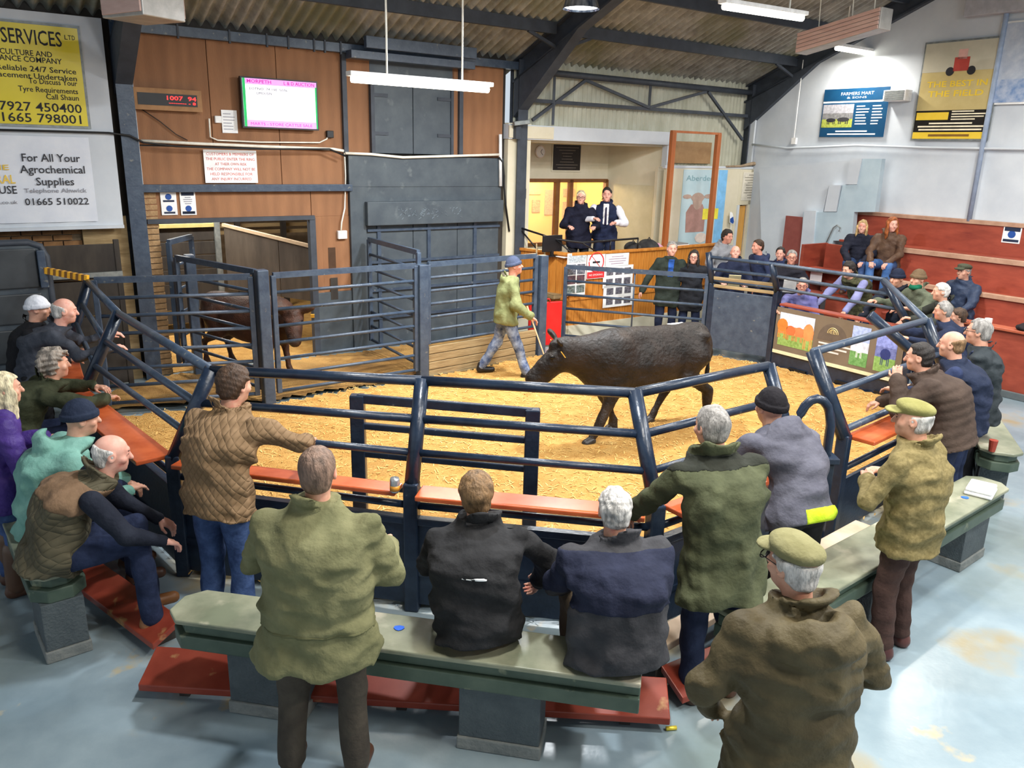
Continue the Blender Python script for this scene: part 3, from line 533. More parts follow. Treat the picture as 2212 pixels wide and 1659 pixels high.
dl = u_(GL, GM); gate('middle ring gate of horizontal tubes in front of the brown calf\'s head', GL+dl*.14, GM-dl*.1, .16, 1.62, 8)
dl = u_(GM, GR); gate('ring gate of horizontal tubes behind the stockman in green', GM+dl*.1, GR-dl*.14, .52, 1.62, 7)
kb = thing('kick_boards', 'weathered horizontal boards below the gate behind the stockman', 'boarding', ((GM[0]+GR[0])/2, (GM[1]+GR[1])/2, 0))
for i in range(4): a = GM+dl*.1; b = GR-dl*.1; mb = MB(); mb.beam((a[0], a[1], .07+.115*i), (b[0], b[1], .07+.115*i), .04+.008*(i % 2), .106); mb.build('plank', m_plank, kb, bevel=.006)
b0 = np.array(POSTS['B0'][:2]); dl = u_(G4L, b0); gate('ring gate of horizontal tubes in front of the rostrum notices', G4L, b0-dl*.08, .12, 1.30, 6, mids=1)
# race gates behind: running from the wall to the gate posts
w0 = WALL.p(2.6, 0, .25)[:2]; dl = u_(w0, GL); gate('race gate slanting back from the left gate post to the brick pier', w0, GL-dl*.12, .2, 1.66, 7, 'race gates behind the ring')
w1 = WALL.p(5.45, 0, .2)[:2]; dl = u_(w1, GM); gate('race gate slanting back from the centre post to the grey wall', w1, GM-dl*.1, .2, 1.78, 8, 'race gates behind the ring')
gpost('square post of the pen gate against the brick pier', WALL.p(2.75, 0, .3)[:2], 1.7, None, .12)
gate('small pen gate standing against the plywood wall opening', WALL.p(2.55, 0, .12)[:2], WALL.p(3.0, 0, -.5)[:2], .2, 1.85, 6, 'race gates behind the ring')
# ------------------------------------------------------------------ yard seen through the wall opening
yd = thing('yard_hurdle', 'tall dark sheeted hurdle seen through the wall opening on the left', 'hurdle', WALL.p(2.4, 0, -2.4)); YD = -2.4
hx0, hx1, _, hz1 = WALL.rect(322, 494, 470, 600, YD); nb2 = 7; bh = (hz1-.2)/nb2
for i in range(nb2): mb = MB(); mb.fbox(WALL, hx0-1.5, hx1, .2+bh*i+.008, .2+bh*(i+1)-.008, YD-.05, YD); mb.build('board', m_dark, yd, bevel=.006)
mb = MB(); mb.fbox(WALL, hx0-1.5, hx1+.05, hz1, hz1+.06, YD-.06, YD+.03); mb.build('top_rail', M('yellow_timber', (176, 164, 100), (196, 184, 122), rough=.8), yd)
mb = MB(); mb.fbox(WALL, hx1, hx1+.09, 0, hz1+.1, YD-.06, YD+.05); mb.build('post', m_galv, yd)
y2 = thing('yard_fence', 'dark plywood pen side sloping away in the yard behind the brown calf', 'fence', WALL.p(4.6, 0, -1.2))
ax0, az0 = WALL.px(482, 488, -2.3); bx0, bz0 = WALL.px(676, 547, -.3); a = WALL.p(ax0, 0, -2.3); b = WALL.p(bx0+.3, 0, -.1)
for k in range(2):
    k0, k1 = k/2+.004, (k+1)/2-.004; p0 = a+(b-a)*k0; p1 = a+(b-a)*k1; za, zb_ = az0+(bz0-az0)*k0, az0+(bz0-az0)*k1; mb = MB(); mb.prism([p0+EZ*.75, p1+EZ*.75, p1+EZ*zb_, p0+EZ*za], E2*.03); mb.build('panel', M('pen_plywood', (70, 62, 56), (96, 86, 76), scale=3, rough=.8, stretch=(1, 1, .3)), y2)
mb = MB(); mb.beam(a+EZ*(az0+.02), b+EZ*(bz0+.02), .06, .05); mb.build('cap', M('cap_timber', (196, 170, 140), (210, 186, 156), rough=.7), y2)
y3 = thing('pallet_stack', 'pale timber hurdles stacked in the yard beyond the pens', 'timber', WALL.p(6.2, 0, -4.2))
for i in range(9): mb = MB(); mb.beam(WALL.p(4.4, 1.5+.13*i, -4.3), WALL.p(8.5, 1.5+.13*i, -4.1), .05, .07); mb.build('slat', m_plank, y3)
for k in range(4): mb = MB(); s = 4.7+.9*k; mb.fbox(WALL, s, s+.09, 0, 3.0, -4.1, -4.0); mb.build('upright', m_dark, y3)
struct('wall_yard', MB().fbox(WALL, -3, 9, 0, 3.6, -6.2, -6.05), m_mortar); struct('ceiling_yard', MB().fbox(WALL, -3, 8.1, 3.6, 3.7, -6.2, -.3), m_dark)
struct('floor_yard', MB().fbox(WALL, -3, 8.1, .0, .012, -6.1, -.05), m_straw)
# ------------------------------------------------------------------ rostrum
RB = np.array([.93, 13.56]); RC = np.array([2.55, 14.72]); RA = np.array([-.05, 14.28]); RD = np.array([4.05, 15.95])
ro = thing('rostrum', 'angled varnished pine auctioneer\'s rostrum with vertical boarding', 'rostrum', (1.7, 14.2, 0))
for P, Q, zt in ((RA, RB, 1.5), (RB, RC, 1.5), (RC, RD, 1.5)):
    dd = Q-P; L = np.linalg.norm(dd); dd = dd/L; n_ = np.array([dd[1], -dd[0]]); nb = max(3, int(L/.13)); bwid = L/nb
    bb = MB(); bb.box((0, 0, 0), (bwid-.006, .02, 1.22)); ang = math.atan2(dd[1], dd[0])
    pl = [((P+dd*(bwid*(i+.5)))[0:2], i) for i in range(nb)]
    pieces('board', bb, m_pine, ro, [((q[0], q[1], .86), ang, (1, 1, 1)) for q, i in pl])
    mb = MB(); mb.beam((P[0]-n_[0]*.03, P[1]-n_[1]*.03, .75), (Q[0]-n_[0]*.03, Q[1]-n_[1]*.03, .03, ) if False else (Q[0]-n_[0]*.03, Q[1]-n_[1]*.03, .75), .03, 1.45); mb.build('backing', m_dark, ro)
    mb = MB(); mb.beam((P[0], P[1], 1.49), (Q[0], Q[1], 1.49), .09, .05); mb.build('cap_rail', m_pine, ro, bevel=.01)
    mb = MB(); mb.beam((P[0], P[1], .13), (Q[0], Q[1], .13), .06, .26); mb.build('plinth', m_cream, ro)
    mb = MB(); mb.beam((P[0]+n_[0]*.02, P[1]+n_[1]*.02, .72), (Q[0]+n_[0]*.02, Q[1]+n_[1]*.02, .72), .02, .04); mb.build('dado_rail', m_pine, ro)
back = lambda P, k: P-E2[:2]*0+(-E2[:2])*k
mb = MB(); mb.prism([(RA[0], RA[1], 1.40), (RB[0], RB[1], 1.40), (RC[0], RC[1], 1.40), (RD[0], RD[1], 1.40), *[(q[0], q[1], 1.40) for q in (back(RD, .3), back(RC, .42), back(RB, .42))]], (0, 0, .03)); mb.build('desk_top', m_pine, ro)
# wood frame on rostrum
of_ = thing('timber_surround', 'tall orange wooden frame standing at the right of the rostrum', 'frame', WALL.p(11.7, 1.5, .8))
DP = .85
xa = WALL.px(1452, 320, DP)[0]; xb = WALL.px(1542, 400, DP)[0]; zt = WALL.px(1455, 284, DP)[1]
for x in (xa, xb): mb = MB(); mb.fbox(WALL, x-.05, x+.05, .75, zt, DP-.04, DP+.04); mb.build('upright', m_orwood, of_, bevel=.005)
mb = MB(); mb.fbox(WALL, xa-.05, xb+.05, zt-.02, zt+.02, DP-.03, DP+.03); mb.build('top_bar', m_orwood, of_)
# ------------------------------------------------------------------ benches
m_bgreen = M('bench_green_paint', (66, 82, 70), (86, 100, 86), scale=4, rough=.45, spots=[(9, .64, .72, (128, 132, 108))])
m_btop = M('worn_bench_top', (112, 118, 98), (156, 156, 134), scale=5, rough=.4, stretch=(.5, .5, 1), spots=[(6, .62, .7, (176, 170, 150))])
m_block = M('painted_block', (74, 82, 86), (86, 94, 97), scale=8, rough=.7, bump=.5, bscale=60)
m_blockbase = M('bare_block', (118, 122, 120), (138, 140, 136), scale=8, rough=.85, bump=.5)
def bench(label, P, Q, W_=.3, end0=False, end1=False, peds=(), zt=.59):
    """P-Q is the near edge of the top; the seat lies to its left"""
    P = np.array(P, float); Q = np.array(Q, float); dd = (Q-P)/np.linalg.norm(Q-P); n_ = np.array([-dd[1], dd[0]]); L = np.linalg.norm(Q-P)
    b = thing('bench', label, 'bench', (*((P+Q)/2), 0), 'green plank benches on block pedestals')
    def outline(inset, c):
        pts = [(c+inset if end0 else 0, inset), (L-(c+inset if end1 else 0), inset)]
        if end1: pts += [(L-inset, c+inset), (L-inset, W_-c-inset)]
        pts += [(L-(c+inset if end1 else 0), W_-inset), (c+inset if end0 else 0, W_-inset)]
        if end0: pts += [(inset, W_-c-inset), (inset, c+inset)]
        return [P+dd*x+n_*y for x, y in pts]
    for nm, z0, z1, ins, m in (('seat_top', zt-.03, zt, 0, m_btop), ('upper_beam', zt-.1, zt-.032, .035, m_bgreen), ('lower_beam', zt-.19, zt-.102, .012, m_bgreen)):
        mb = MB(); mb.prism([(q[0], q[1], z1) for q in outline(ins, .09)], (0, 0, z0-z1)); mb.build(nm, m, b, bevel=.008)
    for k in peds:
        c = P+dd*k+n_*(W_/2)
        bb = MB(); bb.box((0, 0, 0), (.44, .27, .1)); mb = MB(); ax = ((dd[0], dd[1], 0), (n_[0], n_[1], 0), (0, 0, 1))
        mb.box((c[0], c[1], .04), (.46, .26, .08), ax); mb.build('footing_block', m_blockbase, b, bevel=.008)
        mb = MB(); mb.box((c[0], c[1], (.08+zt-.19)/2), (.44, .24, zt-.19-.08), ax); mb.build('block', m_block, b, bevel=.006)
    return b
NB0 = G(345, 1335, .59)[:2]; NB1 = G(1385, 1478, .59)[:2]
bench('near green plank bench holding the two seated men in black', NB0, NB1, .33, True, False, (.58, 1.92))
RB0 = G(1650, 1368, .59)[:2]; RB1 = G(2190, 1050, .59)[:2]
bench('long green plank bench on the right under the foam food box', RB0, RB1, .34, False, True, (.5, 1.6, 3.05))
FB0 = G(2205, 985, .59)[:2]
bench('dark green bench end behind the men on the far right', FB0+np.array([.05, 0]), FB0+np.array([.75, 1.9]), .36, True, False, (.4, 1.5))
LB1 = np.array([-2.86, 4.2]); LB0 = LB1+np.array([-1.5, 1.85])
bench('green bench on the left under the man in the quilted gilet', LB0, LB1, .34, False, True, (.3, 2.15))
# foot boards
m_step = M('red_step_paint', (132, 52, 38), (156, 70, 52), scale=5, rough=.35, stretch=(.6, .6, 1), spots=[(7, .6, .68, (196, 158, 104))])
def step(label, P, Q, W_=.24, zb=.1):
    P = np.array(P, float); Q = np.array(Q, float); dd = (Q-P)/np.linalg.norm(Q-P); n_ = np.array([-dd[1], dd[0]])
    s_ = thing('foot_board', label, 'foot board', (*((P+Q)/2), 0), 'sloping red timber foot boards')
    mb = MB(); mb.prism([(*P, zb-.045), (*Q, zb-.045), (*(Q+n_*W_), zb+.05), (*(P+n_*W_), zb+.05)], (0, 0, .045)); mb.build('plank', m_step, s_, bevel=.006)
    for k in (.08, .5, .92): c = P+(Q-P)*k+n_*.15; mb = MB(); mb.box((*c, .045), (.06, .2, .1), ((dd[0], dd[1], 0), (n_[0], n_[1], 0), (0, 0, 1))); mb.build('bearer', m_dark, s_)
step('long red foot board under the near bench', G(298, 1482, .09)[:2], G(1448, 1556, .09)[:2])
step('short red foot board at the foot of the left bench', [-3.5, 5.35], G(330, 1395, .09)[:2], .2)
step('red foot board end beside the green-coated man\'s shoes', G(1475, 1508, .1)[:2], G(1475, 1508, .1)[:2]+np.array([1.6, .98]), .2)

# pale timber ledge between the right bench and the ring
lg = thing('timber_ledge', 'pale worn timber ledge running between the right bench and the ring', 'ledge', (1.8, 4.6, 0)); P = G(1420, 1405, .33)[:2]; Q = G(1890, 1138, .33)[:2]; dd = u_(P, Q); n_ = np.array([-dd[1], dd[0]])
mb = MB(); mb.prism([(*P, .33), (*Q, .33), (*(Q+n_*.16), .33), (*(P+n_*.16), .33)], (0, 0, -.05)); mb.build('plank', M('pale_timber', (188, 164, 140), (206, 184, 160), scale=5, rough=.6, stretch=(1, 1, 2)), lg, bevel=.006)
for k in (.03, .5, .97): c = P+(Q-P)*k+n_*.08; mb = MB(); mb.box((*c, .14), (.08, .1, .28), ((dd[0], dd[1], 0), (n_[0], n_[1], 0), (0, 0, 1))); mb.build('leg', m_dark, lg)
# ------------------------------------------------------------------ lamps
m_tube = M('fluorescent_tube', (255, 250, 232), (255, 250, 232), emit=9, rough=.5)
def batten(label, a, b, cords, power, wid=.13):
    a = A3(a); b = A3(b); t = thing('fluorescent_batten', label, 'strip light', (a+b)/2, 'hanging fluorescent battens')
    mb = MB(); mb.beam(a, b, wid, .05); mb.build('housing', m_wplastic, t, bevel=.006)
    L = (b-a)/np.linalg.norm(b-a); mb = MB(); mb.tube([a+L*.04-EZ*.055, b-L*.04-EZ*.055], .04, 10); mb.build('diffuser', m_tube, t, True)
    for c in cords: p = a+(b-a)*c; mb = MB(); tt = (p@E2)-OFF; mb.tube([p, p+EZ*max(.3, EAVE+.16+(tt if tt < RIDGE else 2*RIDGE-tt)*SLOPE-p[2])], .012, 5); mb.build('suspension_cord', m_wcable, t)
    l = bpy.data.lights.new('batten_light', 'AREA'); l.shape = 'RECTANGLE'; l.size = float(np.linalg.norm(b-a)); l.size_y = .12; l.energy = power; l.color = (1, .95, .86)
    o = bpy.data.objects.new('batten_light', l); COL.objects.link(o); o.parent = t; o.location = (0, 0, -.11); o.rotation_euler = (0, 0, math.atan2(L[1], L[0]))
def wl_(u, v, d): return WALL.p(*WALL.px(u, v, d), d)
a, b = wl_(752, 158, 3.0), wl_(1060, 188, 3.0); b[2] = a[2]
batten('lit fluorescent batten hanging in front of the grey hatch', a, b, (.25, .78), 130)
a, b = wl_(1560, 2, 4.6), wl_(1738, 30, 4.6); batten('lit fluorescent batten under the roof at top right', a, b, (.2, .8), 130)
a = wl_(1805, 96, 2.6); b = a+E1*1.4; batten('lit fluorescent batten below the hanging heater near the gable', a, b, (.2, .8), 110)
for s, t, pw_, lab in ((2.5, 9.5, 150, 'the left bench'), (6.0, 9.5, 100, 'the near bench'), (9.5, 9.5, 80, 'the right bench'), (4, 13, 190, 'the floor behind the left bench'), (8, 13, 90, 'the floor behind the near bench'), (11.5, 6.5, 110, 'the red seating')):
    p = E1*s+E2*(OFF+t)+EZ*5.2; batten('unseen fluorescent batten added as fill light above %s, outside the picture' % lab, p-E1*.9, p+E1*.9, (.2, .8), pw_)  # unseen battens, added only to brighten the hall
p = WALL.p(3.4, 3.35, -1.8); batten('added batten standing in for daylight in the yard behind the wall opening', p-E1*.9, p+E1*.9, (), 150)  # added lamp in place of the daylight that fills the yard
def highbay(label, p, power):
    p = A3(p); t = thing('high_bay_lamp', label, 'lamp', p, 'high bay lamps'); mb = MB()
    prof = [(.215, 0), (.2, .05), (.16, .16), (.1, .26), (.07, .33)]
    n = 20; vs_ = [p+np.array([r*math.cos(6.2832*k/n), r*math.sin(6.2832*k/n), z]) for r, z in prof for k in range(n)]
    mb.add(vs_, [(i*n+k, i*n+(k+1) % n, (i+1)*n+(k+1) % n, (i+1)*n+k) for i in range(len(prof)-1) for k in range(n)]); mb.build('reflector', M('ribbed_chrome', (190, 200, 216), (70, 84, 110), scale=14, rough=.2, metal=.9, stretch=(1, 1, .05)), t, True)
    mb = MB(); mb.tube([p+EZ*.02, p+EZ*.03], .19, 20); mb.build('lit_disc', M('lamp_glow', (250, 252, 255), (250, 252, 255), emit=8), t)
    mb = MB(); mb.tube([p+EZ*.33, p+EZ*.5], .07, 12); mb.build('gear_box', m_frame, t); mb = MB(); tt = p@E2-OFF; mb.tube([p+EZ*.5, p+EZ*(EAVE+.16+(tt if tt < RIDGE else 2*RIDGE-tt)*SLOPE-p[2])], .012, 6); mb.build('chain', m_galv, t)
    l = bpy.data.lights.new('high_bay_light', 'AREA'); l.shape = 'DISK'; l.size = .4; l.energy = power; l.color = (.93, .97, 1)
    o = bpy.data.objects.new('high_bay_light', l); COL.objects.link(o); o.parent = t; o.location = (0, 0, -.02)
highbay('chrome high bay lamp hanging in front of the middle rafter', CAM+ray(1255, 20)*9.2, 300)
for s, t, lab in ((3.2, 7.2, 'left side of the ring'), (9.6, 9.0, 'right side of the ring'), (5.5, 11.5, 'foreground floor')): highbay('unseen chrome high bay lamp added as fill light over the %s, outside the picture' % lab, E1*s+E2*(OFF+t)+EZ*5.9, 230)  # extra high bays out of view, added to lift ring and floor brightness
# radiant heaters
m_pink = M('pink_heater_panel', (206, 170, 160), (222, 190, 180), scale=3, rough=.5, stretch=(1, 1, 4)); m_hgrey = M('heater_case', (168, 166, 162), rough=.4, metal=.3)
def heater(label, c, ax, L, h, dep, nrib):
    c = A3(c); ax = np.array(ax, float); side = np.cross(ax, EZ); t = thing('radiant_heater', label, 'heater', c, 'hanging radiant heaters')
    mb = MB(); mb.box(c, (L, dep, h), (ax, side, EZ)); mb.build('case', m_hgrey, t, bevel=.01)
    for sg in (-1, 1):
        for i in range(nrib): z = -h/2+h*(i+.5)/nrib; mb = MB(); mb.beam(c-ax*(L/2-.02)+side*sg*(dep/2+.008)+EZ*z, c+ax*(L/2-.02)+side*sg*(dep/2+.008)+EZ*(z+.01), .02, h/nrib*.86); mb.build('rib', m_pink, t, bevel=.004)
    for k in (-.35, -.1, .3): p = c+ax*L*k+EZ*h/2; mb = MB(); mb.tube([p, p+EZ*1.1+ax*.06], .008, 5); mb.build('chain', m_wcable, t)
x0, x1, y0, y1 = GAB.rect(1736, 50, 1908, 98, 3.0)
heater('pink ribbed radiant heater hanging near the gable', GAB.p((x0+x1)/2, (y0+y1)/2+.02, 3.0), -E2*.985+EZ*(-.17), x1-x0, .28, .3, 5)
heater('pink heater box hanging at top left above the hoarding', CAM+ray(308, 2)*8.0, E2*.9+E1*.43, .62, .36, .5, 1)
# ------------------------------------------------------------------ screens and wall signs
def board(name, label, cat, fr, px, d, mat, th=.02, frame=None, fw=.03, group=None):
    x0, x1, y0, y1 = fr.rect(*px, d); t = thing(name, label, cat, fr.p((x0+x1)/2, y0, d), group)
    if frame: mb = MB(); mb.fbox(fr, x0-fw, x1+fw, y0-fw, y1+fw, d-.01, d+th-.006); mb.build('frame', frame, t)
    mb = MB(); mb.fbox(fr, x0, x1, y0, y1, d, d+th); mb.build('panel', mat, t)
    return t, x0, x1, y0, y1, d+th+.002
def strip(t, fr, x0, x1, y0, y1, d, mat, name='printed_band', th=.002): mb = MB(); mb.fbox(fr, x0, x1, y0, y1, d-.001, d+th); return mb.build(name, mat, t)
def lines(t, fr, x0, x1, y0, y1, d, n, mat, fill=.5, align=0, seed=1):
    r_ = random.Random(seed)
    for i in range(n):
        y = y1-(y1-y0)*(i+.5)/n; hh = (y1-y0)/n*fill/2; f = .55+.45*r_.random(); L = (x1-x0)*f
        xa = x0 if align < 0 else (x1-L if align > 0 else (x0+x1-L)/2); strip(t, fr, xa, xa+L, y-hh, y+hh, d, mat, 'lettering_line')
# LED weigh display
t, x0, x1, y0, y1, d = board('led_display', 'black LED weight display with red digits on the plywood', 'display', WALL, (294, 199, 425, 232), .06, m_black, .05, M('display_mount', (150, 112, 76), rough=.7), .06)
mr = M('red_led', (255, 40, 44), (255, 60, 56), emit=2.2); txt(t, '1007  94', WALL, x0+(x1-x0)*.72, y0+(y1-y0)*.64, d, (y1-y0)*.34, mr, (x1-x0)*.5, bold=.02); txt(t, '-------- - 8', WALL, x0+(x1-x0)*.74, y0+(y1-y0)*.25, d, (y1-y0)*.22, mr, (x1-x0)*.46, bold=.02)
# television
t, x0, x1, y0, y1, d = board('television', 'wall television showing white page with pink bands', 'television', WALL, (519, 168, 683, 279), .08, M('screen_white', (244, 244, 250), (248, 246, 252), emit=.9), .06, m_black, .02)
pk = M('screen_pink', (240, 150, 226), (244, 160, 230), emit=.8); mg = M('screen_magenta', (176, 40, 150), emit=.6); gn = M('screen_green', (30, 170, 90), emit=.6)
H = y1-y0; Wd = x1-x0
strip(t, WALL, x0, x1, y1-H*.12, y1, d, pk); strip(t, WALL, x0, x1, y0, y0+H*.14, d, pk); strip(t, WALL, x0, x0+Wd*.035, y0, y1, d+.002, gn); strip(t, WALL, x1-Wd*.02, x1, y0, y1-H*.1, d+.002, gn)
txt(t, 'MORPETH', WALL, x0+Wd*.22, y1-H*.06, d+.004, H*.07, mg, Wd*.32, bold=.02); txt(t, 'L & D AUCTION', WALL, x0+Wd*.76, y1-H*.06, d+.004, H*.07, mg, Wd*.42, bold=.02)
bk = M('screen_text', (60, 60, 80)); txt(t, 'LOTNO  74 100  5076', WALL, x0+Wd*.34, y1-H*.21, d+.004, H*.05, bk, Wd*.5); txt(t, 'LIMOUSIN', WALL, x0+Wd*.28, y1-H*.30, d+.004, H*.05, bk, Wd*.2); txt(t, 'MARTS - STORE CATTLE SALE', WALL, x0+Wd*.5, y0+H*.06, d+.004, H*.06, mg, Wd*.84)
# papers, notice with red lettering, blue safety notices
t, x0, x1, y0, y1, d = board('paper_notice', 'white paper notice pinned left of the television', 'notice', WALL, (477, 237, 514, 288), .01, m_white_print, .006); lines(t, WALL, x0+.02, x1-.02, y0+.03, y1-.03, d, 6, M('faint_print', (150, 150, 160)), .25, -1)
t, x0, x1, y0, y1, d = board('warning_board', 'white board with red warning lettering above the wall opening', 'sign', WALL, (438, 323, 557, 395), .03, m_white_print, .01); rl = M('red_lettering', (196, 70, 60))
for i, s in enumerate(('CUSTOMERS & MEMBERS OF', 'THE PUBLIC ENTER THE RING', 'AT THEIR OWN RISK', 'THE COMPANY WILL NOT BE', 'HELD RESPONSIBLE FOR', 'ANY INJURY INCURRED')): txt(t, s, WALL, (x0+x1)/2, y1-.055-.066*i, d, .036, rl, (x1-x0)*(.9, .92, .6, .92, .8, .76)[i])
nb_ = M('safety_blue', (30, 74, 150)); db = M('navy_print', (28, 40, 66))
for u0, u1, lab in ((345, 384, 'blue and white face covering notice, left of the pair above the opening'), (387, 425, 'blue and white distance notice, right of the pair above the opening')):
    t, x0, x1, y0, y1, d = board('safety_notice', lab, 'sign', WALL, (u0, 414, u1, 464), .01, m_white_print, .006, group='blue safety notices over the wall opening'); Hh = y1-y0; c = (x0+x1)/2
    for k in ((.78, .28) if u0 < 380 else (.28,)):
        mb = MB(); mb.tube([WALL.p(c, y0+Hh*k, d), WALL.p(c, y0+Hh*k, d+.002)], Hh*.13, 16); mb.build('pictogram', nb_, t); strip(t, WALL, c-.07, c+.07, y0+Hh*(k-.22), y0+Hh*(k-.14), d, db)
    if u0 > 380: strip(t, WALL, x0+.02, x1-.02, y1-Hh*.17, y1-Hh*.03, d, db); lines(t, WALL, x0+.04, x1-.04, y0+Hh*.45, y0+Hh*.8, d, 4, M('faint_print', (150, 150, 160)), .4); strip(t, WALL, x0+.02, x1-.02, y0+.015, y0+.05, d, db)
t, x0, x1, y0, y1, d = board('safety_notice', 'blue and white safety notice on the red grandstand back', 'sign', GAB, (2170, 486, 2202, 527), .065, m_white_print, .006); c = (x0+x1)/2; mb = MB(); mb.tube([GAB.p(c, y0+.14, d), GAB.p(c, y0+.14, d+.002)], .06, 16); mb.build('pictogram', nb_, t); strip(t, GAB, x0+.02, x1-.02, y1-.09, y1-.02, d, db); strip(t, GAB, x0+.02, x1-.02, y0+.02, y0+.06, d, db)
# hoardings at left
LH = Frame(WALL.p(0, 0, .14), E1, EZ, E2)
hp = thing('hoarding', 'white painted hoarding panel carrying the yellow and white advertisements', 'hoarding', LH.p(.5, 2.1, 0)); mb = MB(); mb.fbox(LH, -2.6, 2.02, 2.09, 4.55, -.03, .0); mb.build('panel', m_white, hp)
mb = MB(); mb.fbox(LH, -2.6, 2.02, 2.06, 2.10, -.04, .04); mb.build('bottom_rail', m_white, hp)
x1 = LH.px(178, 165, .01)[0]; y1 = LH.px(165, 62, .01)[1]; y0 = LH.px(190, 273, .01)[1]
t = thing('yellow_advertisement', 'yellow services advertisement board in a silver frame at top left', 'sign', LH.p(.6, y0, .01)); mb = MB(); mb.fbox(LH, -1.6, x1+.03, y0-.03, y1+.03, 0, .015); mb.build('frame', m_galv, t); mb = MB(); mb.fbox(LH, -1.57, x1, y0, y1, .012, .022); mb.build('panel', M('sign_yellow', (222, 204, 40), (228, 210, 60), scale=1.2, rough=.25), t)
bp = m_black_print; H = y1-y0
def rt(s, yy, h, right, wid=None): txt(t, s, LH, right, yy, .025, h, bp, wid, 'RIGHT', .012)
xr = lambda u, v: LH.px(u, v, .02)[0]
def rw(s, u0, u1, v, h): txt(t, s, LH, (xr(u0, v)+xr(u1, v))/2, LH.px((u0+u1)/2, v, .02)[1], .025, h, bp, xr(u1, v)-xr(u0, v), bold=.012)
rw('SERVICES', 2, 132, 82, .16); rw('LTD', 138, 162, 82, .05); rw('AGRICULTURE AND', -40, 112, 113, .06); rw('MAINTENANCE COMPANY', -80, 132, 126, .06); rw('Local Reliable 24/7 Service', -60, 163, 148, .06); rw('Replacement Undertaken', -40, 165, 164, .06); rw('To Discuss Your', 62, 166, 178, .06); rw('Tyre Requirements', 40, 168, 195, .06); rw('Call Shaun', 100, 170, 211, .06); rw('07927 450400', -20, 176, 232, .1); rw('01665 798001', -16, 178, 256, .1)
x1 = LH.px(203, 400, .01)[0]; y1 = LH.px(185, 297, .01)[1]; y0 = LH.px(205, 478, .01)[1]
t = thing('white_banner', 'creased white agrochemical supplies banner under the yellow sign', 'banner', LH.p(.6, y0, .01)); mb = MB(); n = 24
vs_ = [LH.p(-1.6+(x1+1.6)*i/n, y0+(y1-y0)*j, .012+.008*math.sin(i*1.9+j*2)) for i in range(n+1) for j in (0, 1)]; mb.add(vs_, [(2*i, 2*i+2, 2*i+3, 2*i+1) for i in range(n)]); mb.build('sheet', M('vinyl_white', (214, 220, 232), (228, 232, 240), scale=3, rough=.45, bump=.3, bscale=4), t, True)
bp = M('charcoal_print', (48, 48, 54))
rw('For All Your', 46, 172, 342, .09); rw('Agrochemical', 44, 184, 367, .09); rw('Supplies', 78, 160, 393, .09); bp = M('grey_print', (130, 130, 138)); rw('Telephone Alnwick', 52, 187, 412, .05); bp = M('charcoal_print', (48, 48, 54)); rw('01665 510022', 54, 192, 436, .08); rw('HOUSE', -40, 36, 411, .09); bp = M('gold_print', (222, 186, 70)); rw('AGRICULTURAL', -150, 33, 388, .1); rw('THE', -30, 20, 362, .06); bp = M('grey_print', (130, 130, 138)); rw('www.farmsupplies.co.uk', -120, 38, 438, .04)
# gable posters
t, x0, x1, y0, y1, d = board('blue_sale_sign', 'dark blue sale sign with cattle photograph on the gable', 'sign', GAB, (1783, 194, 1909, 296), .02, m_white_print, .01)
bl = M('sign_blue', (16, 66, 104), (20, 74, 112), rough=.4); H = y1-y0; Wd = x1-x0
strip(t, GAB, x0, x1, y1-H*.25, y1, d, bl); strip(t, GAB, x0, x1, y0, y1-H*.29, d, bl); photo(t, GAB, x0+.02, x0+Wd*.5, y0+H*.2, y0+H*.68, d+.003, (150, 150, 158), (110, 110, 112), (150, 160, 60), [(.3, .32, .16, .09, (40, 40, 46)), (.7, .34, .2, .1, (50, 50, 54))])
wt = M('pale_print', (196, 206, 216)); txt(t, 'FARMERS MART', GAB, x0+Wd*.52, y1-H*.11, d+.003, .055, wt, Wd*.5); txt(t, '& SONS', GAB, x0+Wd*.52, y1-H*.19, d+.003, .035, wt, Wd*.3); lines(t, GAB, x0+Wd*.54, x0+Wd*.75, y0+H*.24, y0+H*.66, d+.003, 7, wt, .4, -1); lines(t, GAB, x0+Wd*.78, x0+Wd*.97, y0+H*.24, y0+H*.66, d+.003, 7, wt, .4, -1, 3); lines(t, GAB, x0+Wd*.1, x0+Wd*.9, y0+H*.03, y0+H*.15, d+.003, 2, wt, .5)
t, x0, x1, y0, y1, d = board('field_poster', 'tall framed poster with red tractor and yellow lettering on the gable', 'poster', GAB, (2003, 96, 2130, 300), .03, M('poster_field', (196, 176, 120), (208, 190, 134), scale=3, rough=.15, spec=.7), .012, m_galv, .03)
H = y1-y0; Wd = x1-x0
strip(t, GAB, x0, x1, y1-H*.3, y1, d, M('poster_sky', (190, 186, 166), (206, 200, 180), scale=2, rough=.15)); strip(t, GAB, x0, x1, y0+H*.07, y0+H*.30, d, M('poster_black', (34, 32, 30), rough=.2)); yl = M('poster_yellow', (232, 196, 60), (238, 204, 70), rough=.3); strip(t, GAB, x0, x1, y0, y0+H*.07, d, yl); strip(t, GAB, x0+.02, x0+Wd*.46, y0+H*.2, y0+H*.28, d+.003, yl)
rd = M('tractor_red', (170, 60, 50)); strip(t, GAB, x0+Wd*.42, x0+Wd*.62, y1-H*.3, y1-H*.16, d+.002, rd); strip(t, GAB, x0+Wd*.46, x0+Wd*.58, y1-H*.18, y1-H*.08, d+.002, M('cab_pink', (206, 160, 150)))
for k in (.38, .66): mb = MB(); mb.tube([GAB.p(x0+Wd*k, y1-H*.3, d), GAB.p(x0+Wd*k, y1-H*.3, d+.004)], .07, 14); mb.build('wheel', m_black_print, t)
